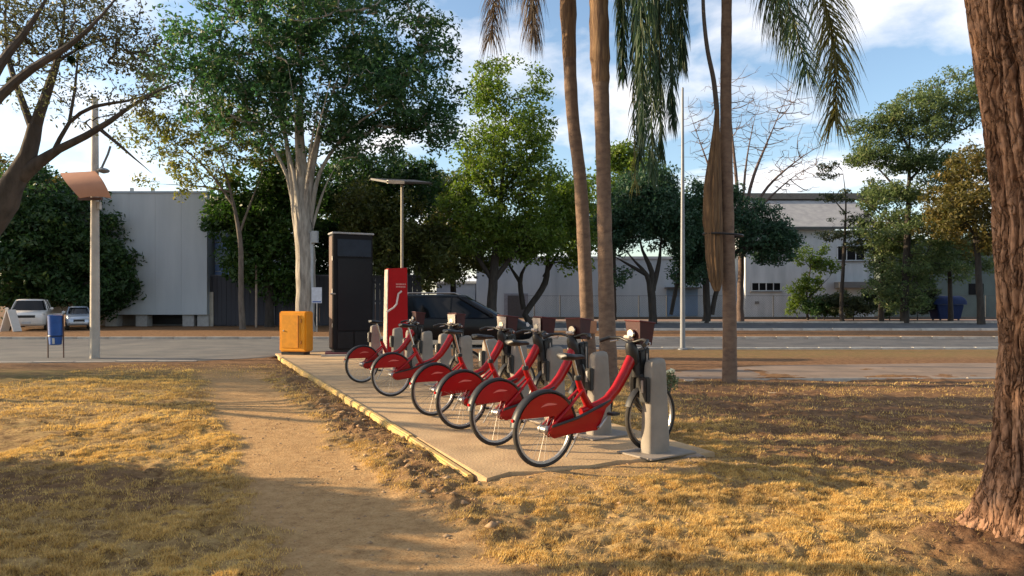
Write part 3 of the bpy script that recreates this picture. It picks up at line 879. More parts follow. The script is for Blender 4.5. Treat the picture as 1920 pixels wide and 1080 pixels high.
# ------------------------------------------------------------------ cars
glass = mat('car_glass', (.004, .005, .006), .08, col2=(.005, .006, .008), spec=.3)
def make_car(name, label, paint, loc, rz, L=4.6, W=1.8, H=1.7, belt=.98, hood=.98, roofx=(.16, .60), beltx=(.04, .76), sill=.25, trim=blk, rails=False, group=None):
    """nose at +x; roofx / beltx = start and end of roof and glasshouse as shares of the length"""
    t = thing(name, label, 'car', loc, rz, group)
    w = W / 2
    X = lambda u: (u - .5) * L
    st = [(0, .80, sill + .18, belt - .12), (.015, .90, sill + .08, belt - .03), (.05, .97, sill, belt), (.14, 1, sill, belt), (.60, 1, sill, belt), (beltx[1], 1, sill, belt), (beltx[1] + .10, .98, sill, belt - (belt - hood) * .4 - .03), (.93, .93, sill, hood - .12), (.975, .86, sill + .03, hood - .20), (1.0, .74, sill + .12, hood - .32)]
    rings = []
    for u, ww, z0, z1 in st:
        q = w * ww; zm = (z0 + z1) / 2
        half = [(q * .86, z0), (q * .96, z0 + .06), (q, zm - .08), (q * 1.0, zm + .10), (q * .97, z1 - .05), (q * .90, z1)]
        rings.append([(X(u), y, z) for y, z in half] + [(X(u), -y, z) for y, z in reversed(half)])
    body = MB().loft(rings).build('body', paint, t, smooth=True)
    # glasshouse
    xb0, xb1, xr0, xr1 = X(beltx[0]), X(beltx[1]), X(roofx[0]), X(roofx[1])
    wb, wr = w * .88, w * .68
    def ring(f):
        x0 = xb0 + (xr0 - xb0) * f; x1 = xb1 + (xr1 - xb1) * f
        ww = wb + (wr - wb) * f; z = belt - .02 + (H - .05 - belt + .02) * f
        bow = .10
        return [(x0, -ww * .92, z), (x0 + .10, -ww, z), ((x0 + x1) / 2, -ww - .01, z), (x1 - .25, -ww, z), (x1, -ww * .86, z), (x1 + bow, 0, z), (x1, ww * .86, z), (x1 - .25, ww, z), ((x0 + x1) / 2, ww + .01, z), (x0 + .10, ww, z), (x0, ww * .92, z), (x0 - .06, 0, z)]
    g = MB().loft([ring(0), ring(.35), ring(.7), ring(.96)], cap=True).build('windows', glass, t, smooth=True)
    rr = [ring(.93), ring(1.0)]
    top = [(p[0] * .94 + (xr0 + xr1) / 2 * .06, p[1] * .9, H - .015) for p in ring(1)]
    top2 = [(p[0] * .6 + (xr0 + xr1) / 2 * .4, p[1] * .5, H) for p in ring(1)]
    out = [[(p[0] + (.015 if p[0] > 0 else -.015), p[1] * 1.02, p[2]) for p in r] for r in rr]
    MB().loft(out + [top, top2]).build('roof', paint, t, smooth=True)
    for s in (-1, 1):
        for u0, u1, wd in ((beltx[1] - .015, roofx[1] + .0, .05), (.42, .43, .045), (beltx[0] + .01, roofx[0], .07)):
            p0 = Vector((X(u0) - (.22 if u0 > .6 else -.06), s * (wb + .006), belt - .02)); p1 = Vector((X(u1) - (.2 if u0 > .6 else -.06), s * (wr + .012), H - .07))
            MB().tube([p0, (p0 + p1) / 2 + Vector((0, s * .012, 0)), p1], wd * .6, 6).build('pillar', paint, t, smooth=True)
        m = MB().box((X(beltx[1]) - .42, s * (w + .09), belt + .09), (.14, .18, .13)).build('mirror', paint, t, bevel=.035)
        if rails:
            MB().tube([(xr0 + .1, s * (wr - .03), H - .01), (xr0 + .25, s * (wr - .03), H + .055), (xr1 - .3, s * (wr - .03), H + .055), (xr1 - .15, s * (wr - .03), H - .01)], .018, 8).build('roof_rail', alu, t, smooth=True)
        hl = MB().box((X(.955), s * w * .66, hood - .24), (.16, w * .42, .14), Matrix.Rotation(-s * .25, 3, 'Z')).build('headlight', mat('headlight_glass', (.65, .66, .68), .1, .2), t, bevel=.03)
        MB().box((X(.012), s * w * .74, belt - .10), (.08, w * .26, .28)).build('tail_light', mat('tail_red', (.35, .01, .01), .2), t, bevel=.02)
        for ux in (.175, .82):
            x = X(ux)
            ty = MB().lathe([(.20, -.10), (.30, -.10), (.325, -.07), (.325, .07), (.30, .10), (.20, .10)], 24, 'y', (x, s * (w - .09), .325)).build('wheel', rub, t, smooth=True)
            MB().lathe([(.02, s * .10 - .02), (.06, s * .105), (.20, s * .09), (.205, s * .06)], 20, 'y', (x, s * (w - .09), .325)).build('rim', alu, ty, smooth=True)
    MB().box((X(.996), 0, hood - .36), (.06, w * .9, .16)).build('grille', blk, t, bevel=.02)
    MB().box((X(1.0) + .005, 0, sill + .18), (.03, .42, .11)).build('number_plate', mat('plate_grey', (.5, .5, .5), .5), t)
    return t
pblack = mat('black_car_paint', (.004, .0045, .006), .3, col2=(.005, .0055, .007), coat=.1, spec=.25)
make_car('parked_car', 'black people carrier parked on the road behind the bicycles', pblack, (-1.75, 25.0, .004), 0, L=4.9, W=1.85, H=1.78, belt=1.0, hood=.98, roofx=(.06, .52), beltx=(.02, .80), rails=True)
pwhite = mat('white_car_paint', (.72, .68, .64), .25, col2=(.66, .62, .58), coat=.5)
make_car('parked_car', 'white car facing the road under the dark tree at far left', pwhite, (P(58, 0, 40.5).x, 40.5, 0), R(-62), L=4.4, W=1.9, H=1.72, belt=1.1, hood=1.12, roofx=(.2, .60), beltx=(.05, .74))
psil = mat('silver_car_paint', (.45, .50, .58), .25, .4, col2=(.4, .45, .52), coat=.5)
make_car('parked_car', 'small silver blue car facing the road between blue bin and lamp post', psil, (P(147, 0, 41).x, 41, 0), R(-58), L=3.9, W=1.25, H=1.32, belt=.9, hood=.88)
bd = thing('folding_board', 'white slanted folding board standing left of the white parked car', 'board', (P(30, 620, 38).x, 37.6, 0), R(-12))
for s in (-1, 1):
    MB().box((s * .22, 0, .58), (.05, .5, 1.2), Matrix.Rotation(s * -.34, 3, 'Y')).build('leaf', pwhite, bd)

# ------------------------------------------------------------------ buildings
wallw = mat('painted_wall', (.45, .48, .505), .85, col2=(.39, .42, .45), scale=1.1, detail=9, bump=.1, bscale=20, stretch=(1, 1, .16))
wallb = mat('bluish_wall', (.36, .42, .485), .85, col2=(.30, .355, .415), scale=.9, detail=9, bump=.1, bscale=20, stretch=(1, 1, .18))
concd = mat('grimy_concrete', (.24, .23, .22), .9, col2=(.16, .155, .15), scale=1.0, bump=.2)
dark = mat('dark_opening', (.02, .02, .022), .5)
rooft = mat('fibre_cement_roof', (.34, .34, .34), .85, col2=(.26, .26, .27), scale=1.5, bump=.2)

b1 = thing('blind_wall_building', 'large pale building with a blank panelled wall raised on short piers', 'building', (P(290, 0, 46).x, 46, 0))
X1 = b1.location.x
xl, xr = P(95, 0, 46).x - X1, P(388, 0, 46).x - X1
zt, zb = P(0, 362, 46).z, P(0, 590, 46).z
MB().span((xl, .14, zb + .03), (xr, 14, zt - .03)).build('core', wallb, b1)
xj = P(340, 0, 46).x - X1
cuts = [xl + (xj - xl) * i / 5 for i in range(6)] + [xr]
for a, b_ in zip(cuts[:-1], cuts[1:]):
    MB().span((a + .004, 0, zb), (b_ - .004, .139, zt)).build('wall_panel', wallw, b1)
MB().span((xl - .1, -.06, zt + .003), (xr + .1, 16.1, zt + .12)).build('coping', wallb, b1)
MB().span((xl, 1.6, 0), (xr - .5, 15, zb + .02)).build('plinth_wall', concd, b1)
for i, x in enumerate((P(205, 0, 46).x - X1, P(262, 0, 46).x - X1, P(350, 0, 46).x - X1, P(378, 0, 46).x - X1)):
    MB().span((x - .36, .2, 0), (x + .36, .9, zb - .003)).build('pier', mat('pier_concrete', (.38, .37, .36), .85), b1)
for x0, x1 in ((264, 338),):
    MB().span((P(x0, 0, 46).x - X1, 1.5, .1), (P(x1, 0, 46).x - X1, 1.597, zb - .06)).build('opening', dark, b1)
for px in (235, 275):
    MB().box((P(px, 0, 46).x - X1, .8, zt + .28), (.18, .18, .34)).build('vent', alu, b1)

b2 = thing('office_building', 'recessed building with blue louvred windows beside the blind wall', 'building', (P(410, 0, 46.9).x, 46.9, 0))
X2 = b2.location.x
wa, wb_ = xr + X1 + .12 - X2, P(444, 0, 46.9).x - X2
MB().span((wa, .1, 0), (wb_, 12, P(0, 432, 46.9).z)).build('wall', wallb, b2)
blu = mat('blue_louvre', (.08, .16, .34), .4, col2=(.07, .13, .28), scale=1)
lou = mat('grey_louvre', (.16, .22, .30), .5)
z0 = P(0, 522, 46.9).z; z1 = P(0, 440, 46.9).z
for k in range(6):
    a = z0 + (z1 - z0) * k / 6
    MB().span((wa + .02, -.02 + .03 * (k % 2), a + .02), (wb_ - .1, .09, a + (z1 - z0) / 6 - .05)).build('louvre', lou if 2 <= k <= 3 else blu, b2)

fm = mat('dark_fence_board', (.05, .05, .06), .85, col2=(.035, .035, .042), scale=1.2, stretch=(1, 1, .2))
fc = thing('board_fence', 'tall dark grey fence of upright boards right of the blind wall', 'fence', (P(388, 0, 46.5).x, 46.5, 0))
me = MB().box((0, 0, 1.65), (.285, .05, 3.2)).mesh('board'); me.materials.append(fm)
for k in range(46):
    o = bpy.data.objects.new('board', me); C.objects.link(o); o.parent = fc
    o.location = (.22 + k * .30, random.uniform(-.012, .012), random.uniform(-.03, .03))
for z in (.05, 1.55, 3.18):
    MB().span((.05, .04, z), (14, .12, z + .14)).build('rail', mat('fence_rail', (.14, .14, .155), .8), fc)
for x in (.1, 4.3, 8.6, 12.9):
    MB().span((x - .35 if x < 1 else x - .1, -.12, 0), (x + .35 if x < 1 else x + .1, -.035, 3.4 if x > 1 else 2.2)).build('post', conc if x < 1 else mat('fence_rail', (.1, .1, .1)), fc)

# middle building
b3 = thing('long_wall_building', 'long bluish blank walled building behind the fence and trees', 'building', (P(1100, 0, 72).x, 72, 0))
X3 = b3.location.x
xa, xb = P(893, 0, 72).x - X3, P(1395, 0, 72).x - X3
MB().span((xa, 0, 0), (xb, 14, 5.9)).build('wall', wallb, b3)
MB().span((xa - .15, -.12, 5.903), (xb + .1, 14.2, 6.15)).build('coping', wallw, b3)
MB().span((P(945, 0, 72).x - X3, -.05, .0), (P(990, 0, 72).x - X3, -.003, 2.45)).build('door_frame', mat('frame_blue', (.20, .22, .27), .6), b3)
MB().span((P(952, 0, 72).x - X3, -.10, .0), (P(983, 0, 72).x - X3, -.053, 2.25)).build('door', mat('door_dark', (.06, .06, .07), .5), b3)
MB().span((P(1250, 0, 72).x - X3, -.08, .2), (P(1308, 0, 72).x - X3, -.003, 2.9)).build('gate', mat('gate_blue', (.13, .22, .36), .5, col2=(.10, .18, .3), scale=.8), b3)
MB().span((P(1246, 0, 72).x - X3, -.9, 2.95), (P(1312, 0, 72).x - X3, -.003, 3.08)).build('canopy', mat('canopy_dark', (.08, .09, .11), .6), b3)
for px in (918, 1040, 1160, 1345):
    MB().span((P(px, 0, 72).x - X3 - .09, -.035, .02), (P(px, 0, 72).x - X3 + .09, -.003, 5.85)).build('pilaster', wallb, b3)
b4 = thing('low_shed', 'low dark blue shed left of the long walled building', 'building', (P(860, 0, 78).x, 78, 0))
MB().span((-2.4, 0, 0), (1.8, 8, 3.6)).build('wall', mat('shed_blue', (.14, .17, .24), .8, col2=(.11, .14, .2), scale=.5), b4)
MB().span((-2.6, -.3, 3.603), (1.9, 8.2, 3.85)).build('roof', rooft, b4)
MB().span((-1.6, -.06, .1), (.2, -.003, 2.5)).build('door', mat('door_dark', (.06, .06, .07), .5), b4)

# right house
b5 = thing('white_house', 'white two storey house with a grey sloped roof and a dark upper window', 'house', (P(1520, 0, 70).x, 70, 0))
X5 = b5.location.x
xa, xb = P(1398, 0, 70).x - X5, P(1640, 0, 70).x - X5
zw = P(0, 432, 70).z
whm = mat('white_render', (.54, .57, .60), .85, col2=(.39, .42, .45), scale=1.0, detail=9, bump=.08, stretch=(1, 1, .2))
MB().span((xa, .1, 0), (xb, 10, zw)).build('wall', whm, b5)
zr0, zr1 = P(0, 428, 70).z, P(0, 374, 74).z
MB().add([(xa - .4, -.5, zr0), (xb + .3, -.5, zr0), (xb + .3, 5, zr1), (xa - .4, 5, zr1), (xa - .4, 10.5, zr0), (xb + .3, 10.5, zr0), (xa - .4, -.5, zr0 + .12), (xb + .3, -.5, zr0 + .12), (xb + .3, 5, zr1 + .12), (xa - .4, 5, zr1 + .12), (xa - .4, 10.5, zr0 + .12), (xb + .3, 10.5, zr0 + .12)],
         [(0, 3, 2, 1), (3, 4, 5, 2), (6, 7, 8, 9), (9, 8, 11, 10), (0, 1, 7, 6), (4, 10, 11, 5), (0, 6, 9, 3), (3, 9, 10, 4), (1, 2, 8, 7), (2, 5, 11, 8)]).build('roof', rooft, b5)
MB().span((xa - .6, 4.6, zr1 + .13), (xb + 8, 5.5, zr1 + .75)).build('ridge_parapet', mat('parapet_brown', (.17, .15, .13), .9), b5)
MB().span((xa - .4, -.62, zr0 - .14), (xb + .3, -.503, zr0 + .06)).build('gutter', mat('gutter_dark', (.08, .085, .08), .7), b5)
def window(parent, px0, py0, px1, py1, d, X0, n, y=.10):
    a, b_ = P(px0, py1, d), P(px1, py0, d)
    f = MB()
    x0, x1, z0, z1 = a.x - X0, b_.x - X0, a.z, b_.z
    e = .09
    f.span((x0, y - .07, z0), (x1, y - .003, z0 + e)); f.span((x0, y - .07, z1 - e), (x1, y - .003, z1))
    for k in range(n + 1):
        xx = x0 + (x1 - x0 - e) * k / n
        f.span((xx, y - .068, z0 + e + .001), (xx + e, y - .005, z1 - e - .001))
    w = f.build('window', whm, parent)
    MB().span((x0 - .1, y - .16, z0 - .07), (x1 + .1, y - .002, z0 - .004)).build('sill', concd, w)
    for k in range(n):
        w0 = x0 + (x1 - x0 - e) * k / n + e + .003; w1 = x0 + (x1 - x0 - e) * (k + 1) / n - .003
        MB().span((w0, y - .03, z0 + e + .002), (w1, y - .006, z1 - e - .002)).build('pane', mat('window_glass', (.006, .006, .008), .5, spec=.1), w)
window(b5, 1570, 460, 1623, 489, 70, X5, 3)
window(b5, 1409, 529, 1465, 546, 70, X5, 4)
MB().span((P(1565, 0, 70).x - X5, -1.0, P(0, 540, 70).z), (P(1641, 0, 70).x - X5, .097, P(0, 529, 70).z)).build('awning', mat('awning_grey', (.15, .15, .15), .8), b5)
MB().span((P(1628, 0, 70).x - X5, .03, .1), (P(1632, 0, 70).x - X5, .097, zw - .1)).build('downpipe', wallw, b5)
MB().span((P(1416, 0, 70).x - X5, .04, P(0, 570, 70).z), (P(1424, 0, 70).x - X5, .097, P(0, 565, 70).z)).build('meter_box', concd, b5)
b6 = thing('green_grey_building', 'dim greenish grey building half hidden behind the right hand trees', 'building', (P(1800, 0, 78).x, 78, 0))
gg = mat('greenish_wall', (.11, .14, .13), .9, col2=(.085, .105, .10), scale=.5)
MB().span((-7.4, 0, 0), (12, 10, P(0, 455, 78).z)).build('wall', gg, b6)
MB().span((-7.6, -.15, P(0, 455, 78).z + .003), (12.2, 10.2, P(0, 448, 78).z)).build('coping', concd, b6)
for px in (1690, 1740, 1830):
    MB().span((P(px, 0, 78).x - b6.location.x - .8, -.05, 2.4), (P(px, 0, 78).x - b6.location.x + .8, -.003, 3.6)).build('window', mat('window_glass', (.006, .006, .008), .5), b6)

# mesh fence
mf = thing('wire_fence', 'low wire fence with thin dark posts along the far pavement', 'fence', (0, 66.5, 0))
pm = mat('fence_post', (.07, .075, .085), .6, .3)
for px in (1002, 1050, 1124, 1198, 1250, 1325, 1388, 1450, 1520, 1600, 1690, 1770, 1848):
    x = P(px, 0, 66.5).x
    MB().tube([(x, 0, 0), (x, 0, 2.2)], .045, 6).build('post', pm, mf)
x0, x1 = P(985, 0, 66.5).x, P(1900, 0, 66.5).x
for z in (2.16, .2):
    MB().tube([(x0, -.05, z), (x1, -.05, z)], .018, 5).build('rail', pm, mf)
ms = MB()
k = x0
while k < x1:
    for sgn in (1, -1):
        ms.tube([(k, .0, .2), (k + sgn * 1.96, .0, 2.16)], .004, 3, cap=False)
    k += .22
ms.build('wire_mesh', pm, mf, kind='stuff')
lowk = MB().span((x0, 66.3, 0), (x1, 66.6, .18)).build('kerb_wall', mat('kerb_dark', (.12, .11, .10), .9)); tag(lowk, 'low dark kerb wall along the foot of the wire fence', 'wall')

dp = thing('waste_container', 'dark blue waste container with a bulging lid by the far fence', 'container', (P(1773, 0, 62).x, 62, 0), R(3))
blud = mat('container_blue', (.010, .024, .085), .6, col2=(.008, .018, .065), scale=2, spec=.15)
MB().add([(-.95, -.6, .12), (.95, -.6, .12), (.95, .6, .12), (-.95, .6, .12), (-1.2, -.7, 1.35), (1.2, -.7, 1.35), (1.2, .7, 1.35), (-1.2, .7, 1.35)], [(0, 3, 2, 1), (4, 5, 6, 7), (0, 1, 5, 4), (1, 2, 6, 5), (2, 3, 7, 6), (3, 0, 4, 7)]).build('tub', blud, dp, bevel=.06)
lid = MB(); rings = []
for x in (-1.5, -1.45, -1.2, 0, 1.2, 1.45, 1.5):
    sc_ = 1 if abs(x) < 1.3 else (.85 if abs(x) < 1.48 else .4)
    rings.append([(x, .82 * math.cos(a) * sc_, 1.36 + .75 * math.sin(a) * sc_) for a in [math.pi * j / 10 for j in range(11)]])
lid.loft(rings).build('lid', blud, dp, smooth=True)
for x in (-.8, .8):
    for y in (-.5, .5):
        MB().lathe([(.08, -.03), (.08, .03)], 10, 'y', (x, y, .08)).build('castor', blk, dp)

# ------------------------------------------------------------------ trees
bark_pale = mat('pale_bark', (.36, .33, .28), .9, col2=(.17, .15, .125), scale=5, detail=8, bump=.7, bscale=14, stretch=(1.6, 1.6, .25))
bark_dark = mat('dark_bark', (.055, .045, .038), .95, col2=(.03, .026, .022), scale=6, bump=.6, bscale=14, stretch=(1, 1, .3))
bark_grey = mat('grey_bark', (.16, .135, .115), .95, col2=(.09, .075, .062), scale=6, bump=.6, bscale=14, stretch=(1, 1, .3))
bark_left = mat('left_bark', (.085, .07, .06), .95, col2=(.045, .038, .032), scale=6, bump=.6, bscale=14, stretch=(1, 1, .3))
bark_twig = mat('twig_bark', (.12, .085, .075), .95, col2=(.08, .058, .05), scale=6)

def make_leaves(centers, rad, per, size, seed, flat_=.75, asp=.45, up=.35):
    g = np.random.default_rng(seed)
    Cn = np.repeat(np.asarray(centers, dtype=float), per, 0)
    Rr = np.repeat(np.asarray(rad, dtype=float), per)
    n = len(Cn)
    d = g.normal(size=(n, 3)); d /= np.linalg.norm(d, axis=1, keepdims=True)
    r = Rr * g.random(n) ** .45
    p = Cn + d * r[:, None] * np.array([1, 1, flat_])
    a = g.normal(size=(n, 3)); a[:, 2] -= .25
    nrm = g.normal(size=(n, 3)); nrm[:, 2] += up * 2; nrm += d * .6
    a -= nrm * (np.sum(a * nrm, 1) / np.sum(nrm * nrm, 1))[:, None]
    a /= np.linalg.norm(a, axis=1, keepdims=True) + 1e-9
    b = np.cross(nrm, a); b /= np.linalg.norm(b, axis=1, keepdims=True) + 1e-9
    L = (size * (.6 + .8 * g.random(n)))[:, None]
    V = np.stack([p - a * L * .5, p + b * L * asp * .5 + a * L * .05, p + a * L * .5, p - b * L * asp * .5 + a * L * .05], 1).reshape(-1, 3)
    Fq = np.arange(4 * n).reshape(-1, 4)
    return V, Fq

def tree(name, label, cat, base, limbs, crown, nclus, per, size, crad, lm, bm_, seed, group=None, twig=.012, flat_=.75, gapscale=.35, gap=.0, sag=.1, asp=.45, flute=0.0, jit=.06, shy=0.0):
    """limbs: lists of (Vector, radius); crown: ellipsoids (centre, radii, weight)"""
    g = np.random.default_rng(seed)
    root = thing(name, label, cat, base, 0, group)
    B = Vector(base)
    nodes, par, fixr = [], [], []
    mbt = MB()
    for li, limb in enumerate(limbs):
        pts = [Vector(p) for p, r in limb]; rs = [r for p, r in limb]
        # resample with a slight wander
        pp, rr = [], []
        for i in range(len(pts) - 1):
            n = max(2, int((pts[i + 1] - pts[i]).length / .5))
            for k in range(n):
                f = k / n
                # catmull-rom
                p0 = pts[max(i - 1, 0)]; p1 = pts[i]; p2 = pts[i + 1]; p3 = pts[min(i + 2, len(pts) - 1)]
                q = .5 * ((2 * p1) + (p2 - p0) * f + (2 * p0 - 5 * p1 + 4 * p2 - p3) * f * f + (3 * p1 - p0 - 3 * p2 + p3) * f ** 3)
                w = rs[i] * .05 if (i or k) else 0
                pp.append(q + Vector((g.normal() * w, g.normal() * w, 0))); rr.append(rs[i] + (rs[i + 1] - rs[i]) * f)
        pp.append(pts[-1]); rr.append(rs[-1])
        m_ = len(pp)
        if li or len(limbs) == 1 or rs[-1] < .12:
            rr = [r * (1 - .8 * max(0, (i / (m_ - 1) - .45) / .55)) for i, r in enumerate(rr)]
        sides = (28 if flute else 14) if rs[0] > .15 else 8
        mbt.tube([p - B for p in pp], rr, sides, flute=flute if rs[0] > .15 else 0)
        k0 = len(nodes)
        for i, p in enumerate(pp):
            if i < len(pp) * .28 and li == 0: continue
            nodes.append(p); par.append(-1); fixr.append(rr[i])
    # attractors
    W = np.array([c[2] for c in crown], float); W /= W.sum()
    att = []
    tries = 0
    while len(att) < nclus and tries < nclus * 30:
        tries += 1
        c, r, _ = crown[g.choice(len(crown), p=W)]
        d = g.normal(size=3); d /= np.linalg.norm(d)
        q = np.array(c) + d * np.array(r) * g.random() ** .42
        if gap > 0:
            v = float(vnoise(np.array([q[0] / gapscale / 4 + 50]), np.array([q[1] / gapscale / 4 + 50]), np.array([q[2] / gapscale / 4 + 50]), seed)[0])
            if v < gap: continue
        att.append(q)
    att = np.array(att)
    NA = np.array([list(p) for p in nodes])
    dist = np.array([np.min(np.sum((NA - q) ** 2, 1)) for q in att])
    order = np.argsort(dist)
    cnt = [0] * len(nodes)
    depth = [0] * len(nodes)
    cap_ = len(nodes) + nclus * 5 + 10
    buf = np.zeros((cap_, 3)); buf[:len(nodes)] = NA; m = len(nodes)
    branches = []
    for ai in order:
        q = att[ai]
        dd = np.sqrt(np.sum((buf[:m] - q) ** 2, 1)) + np.maximum(0, buf[:m, 2] - q[2]) * .6
        if shy:
            dd *= 1 + shy * np.array(depth)
        j = int(np.argmin(dd))
        s = Vector(buf[j]); e = Vector(q)
        L = (e - s).length
        ids = [j]
        ns = 4
        for k in range(1, ns + 1):
            f = k / ns
            p = s.lerp(e, f) + Vector((g.normal(), g.normal(), g.normal())) * L * jit * (1 if k < ns else 0)
            p.z += sag * L * math.sin(math.pi * f)
            buf[m] = p; nodes.append(p); par.append(ids[-1]); fixr.append(None); cnt.append(0); depth.append(depth[j] + 1)
            ids.append(m); m += 1
        branches.append(ids)
        cnt[ids[-1]] += 1
    for i in range(len(nodes) - 1, -1, -1):
        if par[i] >= 0:
            cnt[par[i]] += cnt[i]
    def rad(i):
        r = twig * max(1, cnt[i]) ** .5
        return r if fixr[i] is None else min(fixr[i], max(r, twig * 2))
    mbb = MB()
    for ids in branches:
        rr = [rad(i) for i in ids]
        rr[0] = min(rr[0], rr[1] * 1.25); rr[-1] *= .6
        mbb.tube([Vector(buf[i]) - B for i in ids], rr, 6 if rr[0] > .05 else 4, cap=False)
    mbt.build('trunk', bm_, root, smooth=True)
    if branches:
        mbb.build('branches', bm_, root, smooth=True, kind='stuff')
    if per:
        cr_ = np.array([crad * (.65 + .7 * g.random()) for _ in att])
        V, Fq = make_leaves(att - np.array(B), cr_, per, size, seed + 1, flat_, asp)
        npmesh('crown', V, Fq, lm, root, kind='stuff')
    return root

def E(px, py, d, rpx, rpy, ry, w=1.0):
    c = P(px, py, d); k = d / F
    return (tuple(c), (rpx * k, ry, rpy * k), w)
def LB(d, *pts):
    """limb through photo pixels at a distance: (px, py, width_px[, dd])"""
    out = []
    for q in pts:
        dd = d + (q[3] if len(q) > 3 else 0)
        out.append((P(q[0], q[1], dd), q[2] * dd / F / 2))
    return out
def grounded(d, px, *pts):
    l = LB(d, *pts)
    b = Vector((P(px, 0, d).x, d, -.05))
    return [(b, l[0][1] * 1.25)] + l, (b.x, b.y, 0)

L_dark = leafmat('leaves_dark', (.014, .042, .014), (.045, .092, .026), (.13, .18, .04), .36)
L_bluegreen = leafmat('leaves_bluegreen', (.018, .05, .03), (.045, .095, .045), (.10, .16, .06), .32)
L_mid = leafmat('leaves_mid', (.05, .095, .018), (.13, .19, .03), (.26, .28, .06), .48)
L_yel = leafmat('leaves_yellow', (.07, .09, .018), (.17, .17, .035), (.28, .24, .06), .4)
L_big = leafmat('leaves_big', (.018, .06, .026), (.062, .125, .042), (.23, .27, .10), .45)
L_grey = leafmat('leaves_greyish', (.035, .05, .026), (.07, .09, .04), (.16, .14, .08), .3)
L_rust = leafmat('leaves_rusty', (.05, .06, .016), (.13, .10, .025), (.24, .15, .04), .35)

# the large pale trunked tree in the middle of the left half
d = 38.0
l0, b0 = grounded(d, 571, (571, 600, 34), (572, 510, 35), (570, 440, 34), (567, 380, 29), (565, 320, 22), (563, 260, 15), (561, 180, 10))
limbs = [l0,
         LB(d, (562, 470, 14.2), (553, 400, 13.0), (546, 330, 10.0), (536, 260, 7.7), (520, 190, 5.9), (490, 120, 4.8), (450, 40, 3.5, -2)),
         LB(d, (568, 460, 14.2), (562, 380, 11.8), (560, 300, 8.9), (566, 200, 6.5), (562, 60, 5.3), (550, -60, 3.5)),
         LB(d, (578, 470, 14.2), (578, 400, 12.4), (584, 330, 9.4), (600, 250, 7.1), (625, 170, 5.3), (650, 110, 4.1), (690, 30, 3.5, -2)),
         LB(d, (580, 450, 11.8), (586, 380, 9.4), (606, 310, 6.5), (660, 240, 4.8), (730, 190, 3.5), (800, 130, 2.4, 2)),
         LB(d, (560, 440, 10.7), (548, 370, 8.9), (530, 310, 6.5), (480, 240, 4.8), (400, 200, 3.5), (340, 150, 2.4, 2)),
         LB(d, (566, 440, 10.7, -.3), (556, 360, 8.3, -.4), (540, 280, 5.9), (515, 190, 4.8, 3), (490, 80, 3.5, 6)),
         LB(d, (574, 440, 10.7, -.3), (574, 360, 8.3, -.4), (590, 270, 5.3, -2), (620, 150, 4.1, -4)),
         LB(d, (566, 350, 7.1), (556, 280, 4.8, -1), (552, 200, 3.5, -2), (540, 120, 2.4, -3)),
         LB(d, (574, 350, 7.1), (582, 280, 4.8, -1), (594, 210, 3.5, -2), (600, 120, 2.4, -3)),
         LB(d, (582, 440, 6), (596, 390, 5), (612, 345, 4), (632, 308, 3))]
tree('tree', 'tall broad tree with a pale fluted trunk behind the orange cabinet', 'tree', b0, limbs,
     [E(580, 60, d, 275, 110, 5, 4.2), E(420, 150, d, 150, 80, 4, 1.6), E(760, 140, d, 115, 115, 4, 2.4), E(590, -70, d, 240, 80, 5, 2), E(590, 190, d, 250, 70, 4, 1.7), E(690, 250, d, 150, 60, 3, .7), E(800, 220, d, 70, 60, 3, .6), E(500, 250, d, 120, 50, 3, .5)],
     1100, 52, .25, .70, L_big, bark_pale, 11, twig=.013, gap=.41, gapscale=.45, sag=.05, flute=.06)
# its low, sunlit sprays on the left hand side
tree('tree', 'slender pale leaved tree with loose sprays between blind wall and pale trunk', 'tree', (P(455, 0, 41).x, 41, 0),
     [grounded(41, 455, (452, 560, 10), (450, 450, 9), (430, 350, 7), (400, 250, 4))[0], LB(41, (448, 440, 5), (470, 380, 4), (490, 330, 3)), LB(41, (440, 390, 5), (390, 320, 4), (320, 260, 3), (280, 240, 2)), LB(41, (432, 360, 4), (380, 350, 3), (300, 345, 2))],
     [E(380, 230, 41, 110, 60, 3, 2), E(340, 330, 41, 90, 45, 3, 1.2), E(470, 270, 41, 70, 60, 3, .8), E(300, 270, 41, 60, 50, 3, .6)], 190, 40, .22, .5, L_yel, bark_grey, 12, gap=.4, twig=.010)

# dark dense trees, far left
d = 45
l0, b0 = grounded(d, 28, (28, 560, 26), (40, 480, 20), (60, 420, 14))
tree('tree', 'large dark rounded tree at far left above the white car', 'tree', b0, [l0, LB(d, (34, 500, 14), (0, 420, 10), (-40, 380, 6)), LB(d, (40, 490, 14), (100, 440, 10), (150, 420, 6)), LB(d, (36, 510, 12), (110, 500, 8), (190, 500, 5))],
     [E(110, 455, d, 110, 110, 4, 3), E(190, 510, d, 68, 75, 3, 2), E(20, 480, d, 110, 100, 4, 3), E(-60, 440, d, 110, 120, 4, 2), E(60, 370, d, 80, 50, 3, 1), E(140, 550, d, 110, 40, 3, 1.5), E(30, 545, d, 90, 30, 3, .6)],
     520, 130, .30, .95, L_dark, bark_dark, 21, gap=.2, twig=.013)
tree('tree', 'yellow tipped tree standing behind the dark one at far left', 'tree', (P(70, 0, 50).x, 50, 0), [grounded(50, 70, (70, 550, 14), (75, 450, 11), (80, 380, 7))[0]],
     [E(95, 365, 48, 60, 40, 3, 1), E(30, 350, 50, 80, 45, 3, 1), E(-40, 340, 50, 70, 60, 3, 1)], 130, 80, .28, .75, L_rust, bark_dark, 22, gap=.25)

